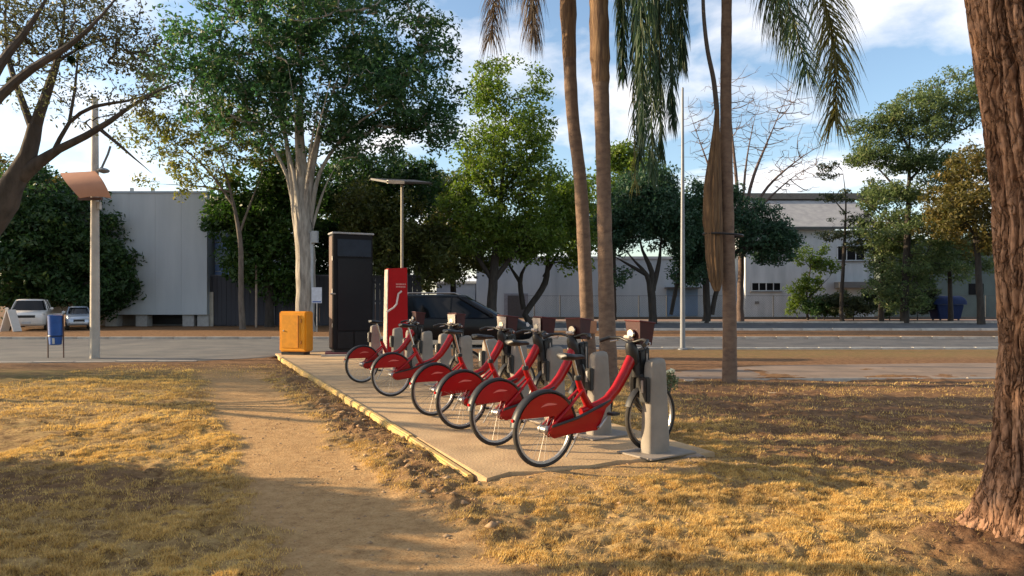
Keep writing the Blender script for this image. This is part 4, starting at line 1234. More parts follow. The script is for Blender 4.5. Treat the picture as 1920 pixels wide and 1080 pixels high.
# dark trees behind the pale trunk
d = 45
l0, b0 = grounded(d, 505, (505, 590, 16), (505, 500, 13), (500, 420, 10))
tree('tree', 'bright edged bushy green tree left of the pale trunk', 'tree', b0, [l0, LB(d, (503, 470, 9), (450, 420, 6)), LB(d, (503, 470, 9), (545, 400, 6))],
     [E(485, 375, d, 72, 75, 2, 2), E(470, 450, d, 52, 80, 1.6, 2), E(525, 455, d, 70, 110, 2, 2), E(540, 340, d, 60, 60, 2, 1), E(420, 400, d, 35, 35, 1.2, .5)], 320, 110, .30, .85, leafmat('leaves_fresh', (.02, .055, .012), (.05, .10, .018), (.12, .17, .03), .35), bark_dark, 31, gap=.2)
d = 50
l0, b0 = grounded(d, 660, (660, 590, 18), (662, 480, 15), (668, 380, 10))
tree('tree', 'dense dark tree directly behind the tall black panel', 'tree', b0, [l0, LB(d, (662, 460, 10), (610, 380, 6)), LB(d, (664, 440, 10), (730, 360, 6))],
     [E(660, 350, d, 90, 65, 4, 2), E(620, 440, d, 70, 90, 4, 2), E(760, 350, d, 75, 55, 4, 1.6), E(690, 460, d, 90, 90, 4, 2), E(600, 530, d, 60, 50, 3, 1)], 380, 110, .30, .9, L_dark, bark_dark, 32, gap=.15)
d = 46
l0, b0 = grounded(d, 735, (735, 590, 10), (732, 500, 9), (728, 420, 6))
tree('tree', 'yellowish leaved tree around the solar roof of the red totem', 'tree', b0, [l0, LB(d, (732, 480, 6), (690, 420, 4)), LB(d, (732, 470, 6), (790, 410, 4))],
     [E(690, 400, d, 60, 55, 3, 2), E(760, 430, d, 80, 65, 3, 2), E(820, 480, d, 60, 60, 3, 1.2), E(720, 500, d, 70, 50, 3, 1)], 250, 80, .26, .7, leafmat('leaves_olive', (.035, .05, .014), (.085, .10, .022), (.22, .19, .045), .35), bark_dark, 33, gap=.36)

# the tall light green tree and its neighbours
d = 46
l0, b0 = grounded(d, 925, (922, 600, 20), (925, 520, 17), (935, 420, 13), (945, 300, 9), (950, 180, 5))
tree('tree', 'tall light green tree just left of the leftmost palm', 'tree', b0, [l0, LB(d, (923, 530, 12), (960, 480, 9), (1000, 420, 6)), LB(d, (920, 520, 10), (890, 470, 8), (870, 400, 5)), LB(d, (940, 360, 8), (990, 300, 5), (1020, 240, 3))],
     [E(950, 180, d, 85, 80, 3, 2.2), E(930, 300, d, 85, 70, 3, 2.2), E(1005, 330, d, 60, 90, 3, 1.5), E(890, 400, d, 70, 80, 3, 2), E(970, 430, d, 90, 60, 3, 2), E(1005, 230, d, 45, 60, 3, .8)], 470, 62, .25, .75, L_mid, bark_dark, 41, gap=.42, gapscale=.45)
d = 50
l0, b0 = grounded(d, 1003, (985, 590, 12), (1022, 530, 12), (1028, 470, 9), (1040, 400, 6))
tree('tree', 'crooked dark trunked tree leaning between the light green tree and palm', 'tree', b0, [l0, LB(d, (1020, 520, 8), (1060, 450, 5)), LB(d, (982, 580, 10), (975, 530, 9), (985, 500, 7), (1010, 480, 4)), LB(d, (976, 530, 8), (950, 490, 5))],
     [E(1020, 430, d, 70, 60, 3, 2), E(1070, 460, d, 60, 50, 3, 1.5), E(960, 450, d, 70, 45, 3, 1.5), E(1060, 380, d, 50, 50, 3, 1)], 240, 85, .28, .75, L_mid, bark_dark, 42, gap=.3)
d = 56
l0, b0 = grounded(d, 850, (850, 590, 12), (850, 500, 10), (852, 440, 7))
tree('tree', 'dim green tree between the yellowish tree and the tall light one', 'tree', b0, [l0, LB(d, (850, 480, 7), (815, 430, 4)), LB(d, (850, 470, 7), (890, 420, 4))],
     [E(850, 440, d, 70, 85, 4, 2), E(800, 480, d, 70, 65, 4, 1.5), E(890, 460, d, 60, 60, 4, 1.2), E(830, 370, d, 60, 50, 3, 1)], 270, 80, .32, .9, MATS['leaves_olive'], bark_dark, 43, gap=.2)
# forked dark trees before the long wall
d = 52
l0, b0 = grounded(d, 1224, (1224, 590, 15), (1221, 545, 15), (1212, 515, 12), (1190, 490, 9), (1170, 465, 6))
tree('tree', 'dark tree with a forked trunk before the blue wall right of the palms', 'tree', b0, [l0, LB(d, (1220, 550, 12), (1222, 510, 10), (1205, 470, 8), (1195, 430, 5)), LB(d, (1224, 545, 11), (1236, 490, 8), (1240, 430, 5)), LB(d, (1212, 515, 8), (1150, 480, 4))],
     [E(1200, 400, d, 85, 60, 3, 3), E(1150, 430, d, 55, 45, 3, 1.2), E(1255, 420, d, 50, 65, 3, 1.6), E(1210, 350, d, 60, 40, 3, 1), E(1160, 520, d, 22, 12, 1, .15)], 340, 90, .26, .75, L_bluegreen, bark_dark, 51, gap=.28)
d = 54
l0, b0 = grounded(d, 1322, (1326, 590, 14), (1322, 520, 12), (1310, 450, 8))
tree('tree', 'dark many stemmed tree behind the palm with the brown bundle', 'tree', b0, [l0, LB(d, (1335, 590, 9), (1345, 540, 9), (1375, 480, 7), (1420, 440, 4)), LB(d, (1258, 590, 7), (1268, 540, 8), (1280, 490, 7), (1290, 440, 5)), LB(d, (1324, 530, 8), (1370, 480, 6), (1400, 460, 4))],
     [E(1310, 430, d, 60, 90, 3, 2.4), E(1400, 430, d, 80, 55, 3, 2.6), E(1450, 460, d, 42, 35, 3, 1), E(1350, 380, d, 70, 40, 3, 1), E(1290, 500, d, 40, 40, 3, .8)], 360, 90, .26, .75, L_bluegreen, bark_dark, 52, gap=.25)
d = 62
l0, b0 = grounded(d, 1150, (1150, 590, 12), (1150, 480, 10), (1155, 380, 6))
tree('tree', 'fresh green tree rising behind the two close palm trunks', 'tree', b0, [l0, LB(d, (1150, 460, 6), (1110, 400, 4)), LB(d, (1152, 420, 6), (1190, 340, 4))],
     [E(1130, 390, d, 60, 70, 3, 2), E(1180, 330, d, 60, 60, 3, 1.6), E(1160, 300, d, 35, 35, 2, .6), E(1085, 440, d, 40, 50, 3, 1)], 220, 90, .32, .9, L_mid, bark_dark, 53, gap=.28)
# leafless tree
d = 58
l0, b0 = grounded(d, 1388, (1388, 560, 12), (1390, 480, 11), (1392, 420, 10))
tree('bare_tree', 'leafless tree with fanned fine twigs behind the palm with brown bundle', 'tree', b0, [l0, LB(d, (1391, 440, 8), (1410, 340, 6), (1450, 240, 4), (1480, 170, 2)), LB(d, (1390, 440, 8), (1380, 330, 6), (1370, 220, 4), (1365, 150, 2)), LB(d, (1392, 430, 7), (1440, 350, 5), (1510, 290, 3), (1560, 265, 2)), LB(d, (1390, 440, 7), (1345, 350, 5), (1310, 260, 3), (1290, 200, 2)), LB(d, (1391, 450, 7), (1425, 390, 5), (1490, 330, 3), (1530, 310, 2)), LB(d, (1390, 430, 6), (1400, 300, 4, 2), (1420, 200, 2, 3))],
     [E(1400, 200, d, 120, 80, 4, 2), E(1460, 250, d, 100, 90, 4, 2), E(1330, 260, d, 60, 90, 4, 1.2), E(1500, 320, d, 60, 50, 3, .8), E(1420, 330, d, 110, 60, 3, 1)], 900, 0, .2, .5, L_dark, bark_twig, 61, twig=.0115, sag=-.06, jit=.014, shy=.5)
# right hand trees
d = 58
l0, b0 = grounded(d, 1580, (1577, 580, 7), (1582, 480, 6), (1586, 380, 5), (1580, 320, 3))
tree('sapling', 'thin sapling with layered tufts before the white house window', 'tree', b0, [l0, LB(d, (1585, 400, 3), (1560, 370, 2)), LB(d, (1585, 430, 3), (1620, 400, 2))],
     [E(1556, 318, d, 30, 20, 1, .5), E(1580, 370, d, 50, 14, 1.2, 1), E(1600, 410, d, 60, 16, 1.2, 1), E(1570, 440, d, 50, 12, 1.2, .7), E(1610, 460, d, 40, 12, 1, .6)], 130, 30, .2, .45, L_grey, bark_dark, 71, flat_=.45, gap=.2)
d = 54
l0, b0 = grounded(d, 1696, (1696, 570, 14), (1700, 470, 12), (1704, 360, 9), (1706, 250, 6), (1710, 170, 3))
tree('tree', 'tall airy tree in feathery layers, left of the big brown trunk', 'tree', b0, [l0, LB(d, (1703, 380, 6), (1660, 330, 4), (1620, 290, 3)), LB(d, (1704, 340, 6), (1750, 290, 4), (1790, 250, 3)), LB(d, (1701, 440, 6), (1650, 400, 4), (1615, 370, 2)), LB(d, (1705, 280, 5), (1670, 220, 3), (1640, 190, 2)), LB(d, (1700, 430, 6), (1760, 380, 4))],
     [E(1790, 190, d, 65, 65, 3, 2.4), E(1720, 225, d, 75, 60, 3, 2.2), E(1650, 245, d, 70, 45, 2, 1.4), E(1630, 290, d, 45, 20, 2, .9), E(1700, 300, d, 80, 25, 2, 1.2), E(1670, 365, d, 70, 22, 2, 1.2), E(1760, 320, d, 60, 40, 2, 1.2), E(1690, 545, d, 60, 40, 2, 1.2), E(1760, 490, d, 60, 50, 2, 1.2), E(1700, 430, d, 90, 40, 3, 1.8), E(1700, 500, d, 60, 40, 3, .8)], 900, 52, .22, .66, leafmat('leaves_feathery', (.05, .09, .035), (.13, .17, .065), (.28, .28, .12), .48), bark_dark, 72, flat_=.6, gap=.28, gapscale=.4)
d = 50
l0, b0 = grounded(d, 1840, (1838, 570, 12), (1832, 470, 10), (1822, 380, 7))
tree('tree', 'brownish green tree half hidden behind the big brown trunk', 'tree', b0, [l0, LB(d, (1830, 440, 6), (1780, 390, 4)), LB(d, (1826, 400, 6), (1800, 330, 4))],
     [E(1820, 340, d, 55, 75, 3, 2), E(1775, 400, d, 50, 50, 3, 1.6), E(1840, 430, d, 60, 50, 3, 1.5), E(1900, 380, d, 60, 90, 3, 1.5)], 260, 85, .25, .7, L_rust, bark_dark, 73, gap=.28)
d = 57
l0, b0 = grounded(d, 1652, (1652, 575, 9), (1655, 500, 8), (1660, 420, 5))
tree('tree', 'soft light green tree right beside the white house corner', 'tree', b0, [l0, LB(d, (1655, 500, 5), (1625, 450, 3)), LB(d, (1656, 480, 5), (1690, 430, 3))],
     [E(1655, 430, d, 55, 55, 2, 2), E(1680, 480, d, 60, 55, 2, 1.6), E(1640, 370, d, 45, 40, 2, 1)], 230, 40, .24, .62, MATS['leaves_feathery'], bark_dark, 76, gap=.36)
d = 59
l0, b0 = grounded(d, 1782, (1782, 560, 8), (1780, 500, 7), (1776, 440, 5))
tree('tree', 'feathery tree filling the gap above the blue waste container', 'tree', b0, [l0, LB(d, (1780, 500, 5), (1740, 460, 3)), LB(d, (1780, 490, 5), (1815, 450, 3))],
     [E(1770, 440, d, 65, 60, 2, 2), E(1810, 490, d, 45, 45, 2, 1.4), E(1730, 500, d, 45, 40, 2, 1)], 230, 42, .24, .62, MATS['leaves_feathery'], bark_dark, 77, gap=.34)
d = 63
tree('shrub', 'leafy light green shrub against the white house wall', 'shrub', (P(1515, 0, d).x, d, 0), [grounded(d, 1515, (1512, 560, 4), (1520, 500, 3), (1525, 460, 2))[0], LB(d, (1512, 570, 3), (1490, 530, 2)), LB(d, (1514, 560, 3), (1555, 520, 2))],
     [E(1520, 480, d, 35, 28, 1.2, 1.2), E(1550, 500, d, 28, 14, 1, .6), E(1510, 540, d, 35, 32, 1.2, 1.2), E(1500, 575, d, 30, 18, 1, .6)], 90, 55, .24, .5, L_mid, bark_dark, 74, gap=.2)
for i, (px, w, h, lab, m) in enumerate([(1600, 60, 24, 'low brownish bush below the awning of the white house', L_grey), (1668, 48, 40, 'rounded green bush left of the blue waste container', leafmat('leaves_bush', (.03, .055, .02), (.06, .09, .03), None, .3)), (1720, 40, 34, 'smaller green bush touching the blue waste container', L_grey), (1545, 40, 18, 'low dark bush at the foot of the light green shrub', L_dark)]):
    d = 61 + i * .4
    tree('bush', lab, 'bush', (P(px, 0, d).x, d, 0), [[(Vector((P(px, 0, d).x, d, 0)), .05), (Vector((P(px, 0, d).x, d, .8)), .03)]],
         [(tuple(P(px, 592 - h, d)), (w * d / F, 1.2, h * d / F), 1)], 70, 70, .24, .45, m, bark_dark, 80 + i, gap=.1)

# left branching tree that reaches into the picture
d = 15.0
base = Vector((-13.0, d, -.05))
l0 = [(base, .55), (Vector((-12.3, d, 1.6)), .40)] + LB(d, (-20, 410, 62), (20, 350, 42), (52, 290, 30), (66, 235, 24))
limbs = [l0,
         LB(d, (66, 240, 22), (85, 180, 17), (105, 120, 13), (118, 60, 11), (122, -40, 8)),
         LB(d, (64, 250, 16), (40, 185, 12), (18, 120, 10, .5), (10, 40, 8, .8), (15, -50, 6, 1)),
         LB(d, (40, 330, 30), (72, 305, 22), (110, 280, 15), (160, 255, 13), (205, 228, 12), (260, 190, 9), (320, 160, 6), (370, 140, 4)),
         LB(d, (100, 285, 9), (130, 230, 7), (175, 200, 7), (235, 190, 6), (300, 170, 5), (360, 150, 3)),
         LB(d, (130, 228, 6), (140, 170, 5), (146, 110, 4), (155, 50, 3)),
         LB(d, (185, 240, 8), (215, 265, 6), (250, 295, 5), (285, 325, 3)),
         LB(d - 1.5, (-60, 250, 26), (0, 180, 18), (60, 128, 15), (120, 92, 13), (170, 50, 10), (215, 0, 8), (250, -50, 5)),
         LB(d - 1, (-40, 190, 22), (0, 120, 17), (40, 70, 14), (80, 10, 11), (110, -50, 8)),
         LB(d, (105, 118, 7), (140, 95, 5), (190, 75, 4), (250, 70, 3)),
         LB(d, (70, 100, 6), (40, 60, 5), (0, 20, 4))]
t1 = tree('tree', 'leaning grey tree at far left, thin branches with sparse small leaves', 'tree', (base.x, base.y, 0), limbs,
     [E(190, 60, d, 100, 80, 1.5, 2), E(60, 50, d, 90, 80, 1.5, 2), E(250, 110, d, 60, 60, 1.2, 1), E(-40, 60, d, 100, 120, 2, 1), E(150, 180, d, 110, 60, 1.2, .8), E(300, 190, d, 60, 40, 1, .6), E(100, -60, d, 200, 60, 2, 2)],
     560, 20, .085, .30, leafmat('leaves_sparse', (.05, .06, .028), (.10, .105, .045), (.17, .15, .07), .35), bark_left, 91, twig=.0055, gap=.25, gapscale=.2, sag=.05, asp=.4)
for i, (px, py, rr) in enumerate(((149, 84, 11), (134, 112, 7), (20, 152, 7))):
    c = P(px, py, d)
    V, Fq = make_leaves([c - Vector((base.x, base.y, 0))], [rr * d / F], 260, .07, 300 + i, 1.0)
    npmesh('epiphyte', V, Fq, L_dark, t1, kind='stuff')

# trees out of frame to the left: inferred from the shade, except the upright limbed one added for streaks
def shade_tree(x, y, h, r, n, seed, lab, low=.35, name='tree'):
    b = Vector((x, y, 0))
    tree(name, lab, name, (x, y, 0), [[(b, .05 + h * .02), (b + Vector((.1, 0, h * .4)), .04 + h * .014), (b + Vector((0, .1, h * .8)), .03)]],
         [((x, y, h * (1 + low) / 2), (r, r, h * (1 - low) / 2), 1)], n, 60, .16, r * .3, L_mid, bark_grey, seed, gap=.25)
def high_tree(x, y, z0, z1, r, n, seed, lab, per=42, gp=.4, by=0.0, size=.18, cr=.55):
    b = Vector((x, y + by, 0)); c = Vector((x, y, z0))
    tree('tree', lab, 'tree', (x, y + by, 0), [[(b, .14), (b.lerp(c, .6), .11), (c + Vector((0, .1, (z1 - z0) * .8)), .05)]],
         [((x, y, (z0 + z1) / 2), (r, r, (z1 - z0) / 2), 1)], n, per, size, cr, L_mid, bark_grey, seed, gap=gp, gapscale=.3)
shade_tree(-8.2, 5.75, 2.0, 1.3, 420, 401, 'low shrub outside the left edge of the view, near the camera', .05, 'shrub')
shade_tree(-7.4, 4.7, 1.7, .9, 260, 404, 'lower shrub outside the left edge of the view, closest to the camera', .05, 'shrub')
shade_tree(-24, 17.0, 8.5, 4.0, 120, 402, 'spreading tree outside the left edge of the view, beside the road')
ul, uc = [], []  # added tree out of view, limbs spaced to cast shade streaks past the docks
tb = Vector((-12.4, 11.6, 0))
ul.append([(tb, .13), (tb + Vector((.1, .05, 1.3)), .11), (tb + Vector((.1, 0, 2.4)), .09)])
for i, y in enumerate((9.1, 9.75, 10.5, 11.1, 11.9, 12.7, 13.5)):
    xx = -12.3 + random.uniform(-.5, .5)
    z0 = 3.7 + random.uniform(-.15, .35); z1 = 7.2 + random.uniform(-.6, .8)
    ul.append([(tb + Vector((.1, 0, 1.9)), .06), (Vector((xx, y + (tb.y - y) * .35, 3.0)), .055), (Vector((xx, y, z0)), .06), (Vector((xx + .2, y + .05, (z0 + z1) / 2)), .05), (Vector((xx + .1, y, z1)), .02)])
    uc.append(((xx + .1, y, (z0 + z1) / 2 + .2), (.45, .20 + .12 * (i % 3), (z1 - z0) / 2), 1))
tree('tree', 'added unseen tree of upright limbs, shaped to cast streaks of shade', 'tree', tuple(tb), ul, uc, 420, 36, .17, .2, L_mid, bark_grey, 405, twig=.006)
high_tree(-10.4, 6.1, 4.2, 7.6, 1.3, 110, 406, 'slim high crowned tree outside the left edge of the view, near the camera', 50, .3, -2.4)

# ------------------------------------------------------------------ palms
palmb = mat('palm_bark', (.19, .125, .085), .9, col2=(.115, .073, .052), scale=5, detail=10, bump=.6, bscale=14, stretch=(1.2, 1.2, 2.2))
sheath = mat('palm_sheath', (.22, .135, .07), .9, col2=(.09, .05, .03), scale=5, bump=.8, bscale=16, stretch=(4, 4, .3))
L_palm = leafmat('palm_leaflets', (.016, .042, .02), (.04, .075, .03), (.085, .11, .04), .25)
L_palmy = leafmat('palm_leaflets_sunny', (.045, .05, .018), (.16, .15, .04), (.32, .27, .08), .4)
L_palmd = leafmat('palm_leaflets_dry', (.05, .035, .02), (.10, .07, .045), (.15, .11, .07), .25)
def bez(pts, n):
    pts = [Vector(p) for p in pts]
    out = []
    for i in range(n + 1):
        f = i / n * (len(pts) - 1); k = min(int(f), len(pts) - 2); f -= k
        p0, p1, p2, p3 = pts[max(k - 1, 0)], pts[k], pts[k + 1], pts[min(k + 2, len(pts) - 1)]
        out.append(.5 * ((2 * p1) + (p2 - p0) * f + (2 * p0 - 5 * p1 + 4 * p2 - p3) * f * f + (3 * p1 - p0 - 3 * p2 + p3) * f ** 3))
    return out
def frond(root, pts, nl, ln, m, seed, droop=1.0, spread=.7, width=.028, r0=.03, start=.12):
    """pts in the world; ln leaflet length; leaflets hang"""
    g = np.random.default_rng(seed)
    base = Vector(root.location)
    cv = bez(pts, 40)
    rach = MB().tube([p - base for p in cv], [r0 * (1 - .85 * i / 40) for i in range(41)], 6).build('frond', mat('rachis', (.16, .15, .06), .7), root, smooth=True)
    V, Fq = [], []
    A = np.array([list(p - base) for p in cv])
    for i in range(nl):
        u = start + (1 - start) * (i + g.random()) / nl
        k = u * 40; a = int(min(k, 39)); f = k - a
        p = A[a] * (1 - f) + A[a + 1] * f
        tg = A[a + 1] - A[a]; tg /= np.linalg.norm(tg) + 1e-9
        side = np.cross(tg, [0, 0, 1.0])
        if np.linalg.norm(side) < .2: side = np.array([math.cos(g.random() * 6.28), math.sin(g.random() * 6.28), 0])
        side /= np.linalg.norm(side)
        upv = np.cross(side, tg)
        ang = g.uniform(-math.pi, math.pi)
        sd2 = (1 if g.random() < .5 else -1)
        d0 = side * math.cos(ang) * spread + upv * math.sin(ang) * spread * .95 + tg * (.45 + .35 * u) + np.array([0, 0, -.35 * droop])
        d0 /= np.linalg.norm(d0)
        L = ln * (.55 + .6 * math.sin(math.pi * min(1, .15 + u * .8))) * g.uniform(.7, 1.1)
        q = p.copy(); dr = d0.copy(); w = width
        wd = np.cross(dr, g.normal(size=3)); wd /= np.linalg.norm(wd) + 1e-9
        k0 = len(V); ns = 4
        for j in range(ns + 1):
            ww = w * (1 - j / ns) ** .7 * .5 + .001
            V.append(q + wd * ww); V.append(q - wd * ww)
            q = q + dr * L / ns
            dr = dr + np.array([0, 0, -.42 * droop]) + g.normal(size=3) * .05
            dr /= np.linalg.norm(dr)
        for j in range(ns):
            Fq.append((k0 + 2 * j, k0 + 2 * j + 1, k0 + 2 * j + 3, k0 + 2 * j + 2))
    npmesh('leaflets', V, Fq, m, rach, kind='stuff')
    return rach
def palm(label, trunk, crown, seed, extra, azs, sheath_from=None):
    b = trunk[0][0]
    root = thing('palm_tree', label, 'palm tree', (b.x, b.y, 0), 0, 'tall palms beside the bicycle station')
    base = Vector(root.location)
    pts = bez([p for p, r in trunk], 60)
    rs = np.interp(np.linspace(0, 1, 61), np.linspace(0, 1, len(trunk)), [r for p, r in trunk])
    rs = [.94 * r * (1 + .025 * math.sin(i * 2.1) + random.uniform(-.02, .02)) for i, r in enumerate(rs)]
    MB().tube([p - base for p in pts], rs, 16).build('trunk', palmb, root, smooth=True)
    if sheath_from:
        a = sheath_from
        mb = MB()
        pp = pts[a:]
        rr = [rs[a + i] * (1.02 + .14 * min(1, i / 8) + .06 * math.sin(i * 1.7)) for i in range(len(pp))]
        mb.tube([p - base for p in pp], rr, 14)
        mb.build('leaf_sheath', sheath, root, smooth=True)
    cz = crown
    g = random.Random(seed)
    for i, (az, ln, el) in enumerate(azs):
        dx, dy = math.cos(az), math.sin(az)
        p = [cz + Vector((dx * ln * f, dy * ln * f, ln * (el * f * 1.6 - 1.15 * f * f * (1 - el * .3)))) for f in (0, .18, .4, .65, .85, 1.0)]
        p[-1].x -= dx * ln * .06; p[-1].y -= dy * ln * .06
        frond(root, p, 150, .62, L_palm, seed * 50 + i)
    for i, (p, kw) in enumerate(extra):
        frond(root, [cz] + p, seed=seed * 70 + i, **kw)
    return root
def tk(d, *pts):
    return [(P(px, py, d), w * d / F / 2) for px, py, w in pts]
# leftmost palm
dA = 14.6
tA = [(Vector((P(1112, 0, dA).x, dA, -.05)), .20)] + tk(dA, (1106, 690, 32), (1101, 600, 27), (1096, 480, 27), (1088, 340, 26), (1074, 220, 25), (1068, 110, 26), (1065, 0, 30), (1063, -120, 24), (1062, -190, 18))
cA = P(1062, -190, dA)
palm('slim brown palm, the leftmost of the three, dry frond hanging left', tA, cA, 1,
     [([P(1020, -210, dA), P(970, -130, dA), P(935, -30, dA), P(922, 70, dA)], dict(nl=560, ln=.95, m=L_palmd, droop=1.3, spread=.9, width=.016)),
      ([P(1020, -170, dA - .6), P(1000, -90, dA - .7), P(998, 0, dA - .7), P(1000, 60, dA - .7)], dict(nl=480, ln=.9, m=L_palmd, droop=1.4, width=.016))],
     [(a, 2.6, .75) for a in (.3, 1.3, 2.2, 3.9, 4.9, 5.8)], 40)
dB = 13.6
tB = [(Vector((P(1146, 0, dB).x, dB, -.05)), .21)] + tk(dB, (1142, 700, 36), (1138, 600, 33), (1134, 450, 29), (1131, 300, 29), (1128, 190, 31), (1125, 110, 36), (1123, 20, 33), (1122, -60, 26), (1121, -150, 20))
cB = P(1121, -150, dB)
hang = []
for i, (x0, x1, yb, dd, m) in enumerate([(1190, 1200, 300, 0, L_palm), (1215, 1225, 330, -.5, L_palm), (1235, 1240, 290, .4, L_palm), (1255, 1262, 230, -.2, L_palm), (1185, 1190, 345, .7, L_palmy), (1165, 1168, 140, .5, L_palm), (1275, 1280, 120, .3, L_palm), (1225, 1232, 200, 1.0, L_palm), (1200, 1207, 250, -.9, L_palm)]):
    hang.append(([P((1121 + x0) / 2, -250, dB + dd * .5), P(x0 - 5, -180, dB + dd), P(x0, -40, dB + dd), P((x0 + x1) / 2, yb * .45, dB + dd), P(x1, yb, dB + dd)], dict(nl=620 if m is L_palm else 200, ln=.58, m=m, droop=1.7, spread=.8, width=.026, start=.2)))
palm('middle palm with a thick curtain of dark green fronds hanging to its right', tB, cB, 2, hang,
     [(a, 2.8, .8) for a in (.9, 1.7, 2.6, 3.6, 4.5)], 36)
dC = 13.45
tC = [(Vector((P(1368, 0, dC).x, dC, -.06)), .19)] + tk(dC, (1368, 712, 30), (1368, 600, 27), (1365, 450, 25), (1362, 300, 24), (1361, 180, 22), (1362, 60, 21), (1363, -60, 20), (1364, -150, 16))
cC = P(1364, -150, dC)
pc = palm('right hand palm with a brown dead bundle strapped to its trunk', tC, cC, 3,
     [([P(1420, -210, dC), P(1495, -130, dC), P(1545, 0, dC), P(1566, 110, dC), P(1566, 225, dC)], dict(nl=640, ln=1.15, m=L_palmy, droop=1.0, spread=.95, width=.024, start=.12)),
      ([P(1400, -190, dC - .5), P(1440, -110, dC - .7), P(1480, 10, dC - .8), P(1515, 140, dC - .8)], dict(nl=420, ln=1.0, m=L_palm, droop=1.1, spread=.9, width=.022)),
      ([P(1395, -180, dC + .4), P(1425, -110, dC + .5), P(1450, -10, dC + .6), P(1470, 60, dC + .6)], dict(nl=360, ln=1.0, m=L_palmy, droop=1.2, width=.022))],
     [(a, 2.6, .8) for a in (1.2, 2.0, 2.9, 3.8, 4.6, 5.4)])
bp = Vector(pc.location)
prof = [(1345, 196, 6), (1343, 240, 12), (1340, 290, 20), (1336, 350, 32), (1336, 410, 36), (1338, 440, 31), (1339, 480, 32), (1342, 520, 26), (1344, 546, 10)]
cvb = bez([P(a, b, dC - .12) - bp for a, b, w in prof], 60)
wv = np.interp(np.linspace(0, 1, 61), np.linspace(0, 1, len(prof)), [w * dC / F / 2 for a, b, w in prof])
rings = []
for i, (c, w) in enumerate(zip(cvb, wv)):
    rings.append([c + Vector((w * math.cos(a) * (1 + .10 * math.sin(j * 2.9 + .3 * math.sin(i * .3))), w * .8 * math.sin(a) * (1 + .12 * math.sin(j * 4.1)), 0)) for j, a in enumerate(2 * math.pi * q / 30 for q in range(30))])
bun = MB().loft(rings).build('dead_bundle', mat('dry_fibre', (.20, .12, .06), .95, col2=(.085, .05, .028), scale=6, bump=1, bscale=22, stretch=(5, 5, .35)), pc, smooth=True)
bun['label'] = 'brown dry bundle strapped against the trunk'
MB().tube(bez([P(1318, -60, dC - .2) - bp, P(1319, 20, dC - .2) - bp, P(1326, 90, dC - .2) - bp, P(1338, 150, dC - .15) - bp, P(1344, 205, dC - .12) - bp], 24), [.03 + .02 * i / 24 for i in range(25)], 8).build('dead_stalk', mat('stalk_dark', (.07, .055, .045), .8), pc, smooth=True)
zc = P(0, 441, dC).z
xm = (P(1354, 0, dC).x - bp.x)
ring = [(xm + .36 * math.cos(a), -.06 + .23 * math.sin(a), zc - .02 * math.cos(a)) for a in (2 * math.pi * q / 28 for q in range(28))]
MB().tube(ring, .022, 6, closed=True).build('strap', blk, pc, smooth=True)
pb_ = MB().box((P(1104, 0, dA).x - P(1112, 0, dA).x, -.21, P(0, 613, dA).z), (.27, .03, .25)).build('sunlit_patch', mat('sunlit_orange', (.45, .22, .12), .8), [o for o in C.objects if o.name == 'palm_tree'][0], bevel=.01)  # sunlight on the trunk, painted as an orange patch

# ------------------------------------------------------------------ the old tree at the right edge
big = thing('old_tree', 'massive brown tree with deeply furrowed bark at the right edge', 'tree', (3.38, 4.42, 0))
barkb = bpy.data.materials.new('furrowed_bark'); barkb.use_nodes = True
t_ = barkb.node_tree; B_ = t_.nodes['Principled BSDF']; B_.inputs['Roughness'].default_value = .95; B_.inputs['Specular IOR Level'].default_value = .15
co_ = N_('ShaderNodeTexCoord')
mpg = N_('ShaderNodeMapping'); mpg.inputs['Scale'].default_value = (1, 1, .55); t_.links.new(co_.outputs['Object'], mpg.inputs[0])
n_ = N_('ShaderNodeTexNoise'); n_.inputs['Scale'].default_value = 16; n_.inputs['Detail'].default_value = 9; n_.inputs['Roughness'].default_value = .7
t_.links.new(mpg.outputs[0], n_.inputs['Vector'])
cr_ = ramp_(n_.outputs[0], [(.3, (.13, .074, .047)), (.5, (.25, .148, .095)), (.7, (.38, .235, .155))])
furrow_shade = ramp_(attr_('furrow'), [(.0, (1.1, 1.08, 1.05)), (1.0, (.30, .24, .21))])  # darkens the furrows in colour, standing in for shade in the relief
mm = N_('ShaderNodeMix', data_type='RGBA', blend_type='MULTIPLY'); mm.inputs[0].default_value = 1
t_.links.new(cr_, mm.inputs[6]); t_.links.new(furrow_shade, mm.inputs[7]); t_.links.new(mm.outputs[2], B_.inputs['Base Color'])
warp = N_('ShaderNodeTexNoise'); warp.inputs['Scale'].default_value = 7; warp.inputs['Detail'].default_value = 5
t_.links.new(mpg.outputs[0], warp.inputs['Vector'])
vadd = N_('ShaderNodeMix', data_type='RGBA', blend_type='ADD'); vadd.inputs[0].default_value = .22
mpv = N_('ShaderNodeMapping'); mpv.inputs['Scale'].default_value = (1, 1, .2); t_.links.new(co_.outputs['Object'], mpv.inputs[0])
t_.links.new(mpv.outputs[0], vadd.inputs[6]); t_.links.new(warp.outputs['Color'], vadd.inputs[7])
vor = N_('ShaderNodeTexVoronoi', feature='DISTANCE_TO_EDGE'); vor.inputs['Scale'].default_value = 15
t_.links.new(vadd.outputs[2], vor.inputs['Vector'])
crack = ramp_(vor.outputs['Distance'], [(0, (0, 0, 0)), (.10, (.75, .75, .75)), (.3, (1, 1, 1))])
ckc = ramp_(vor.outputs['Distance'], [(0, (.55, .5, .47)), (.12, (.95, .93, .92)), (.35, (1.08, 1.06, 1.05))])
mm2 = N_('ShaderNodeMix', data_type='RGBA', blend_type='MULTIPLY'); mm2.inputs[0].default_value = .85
t_.links.new(mm.outputs[2], mm2.inputs[6]); t_.links.new(ckc, mm2.inputs[7]); t_.links.new(mm2.outputs[2], B_.inputs['Base Color'])
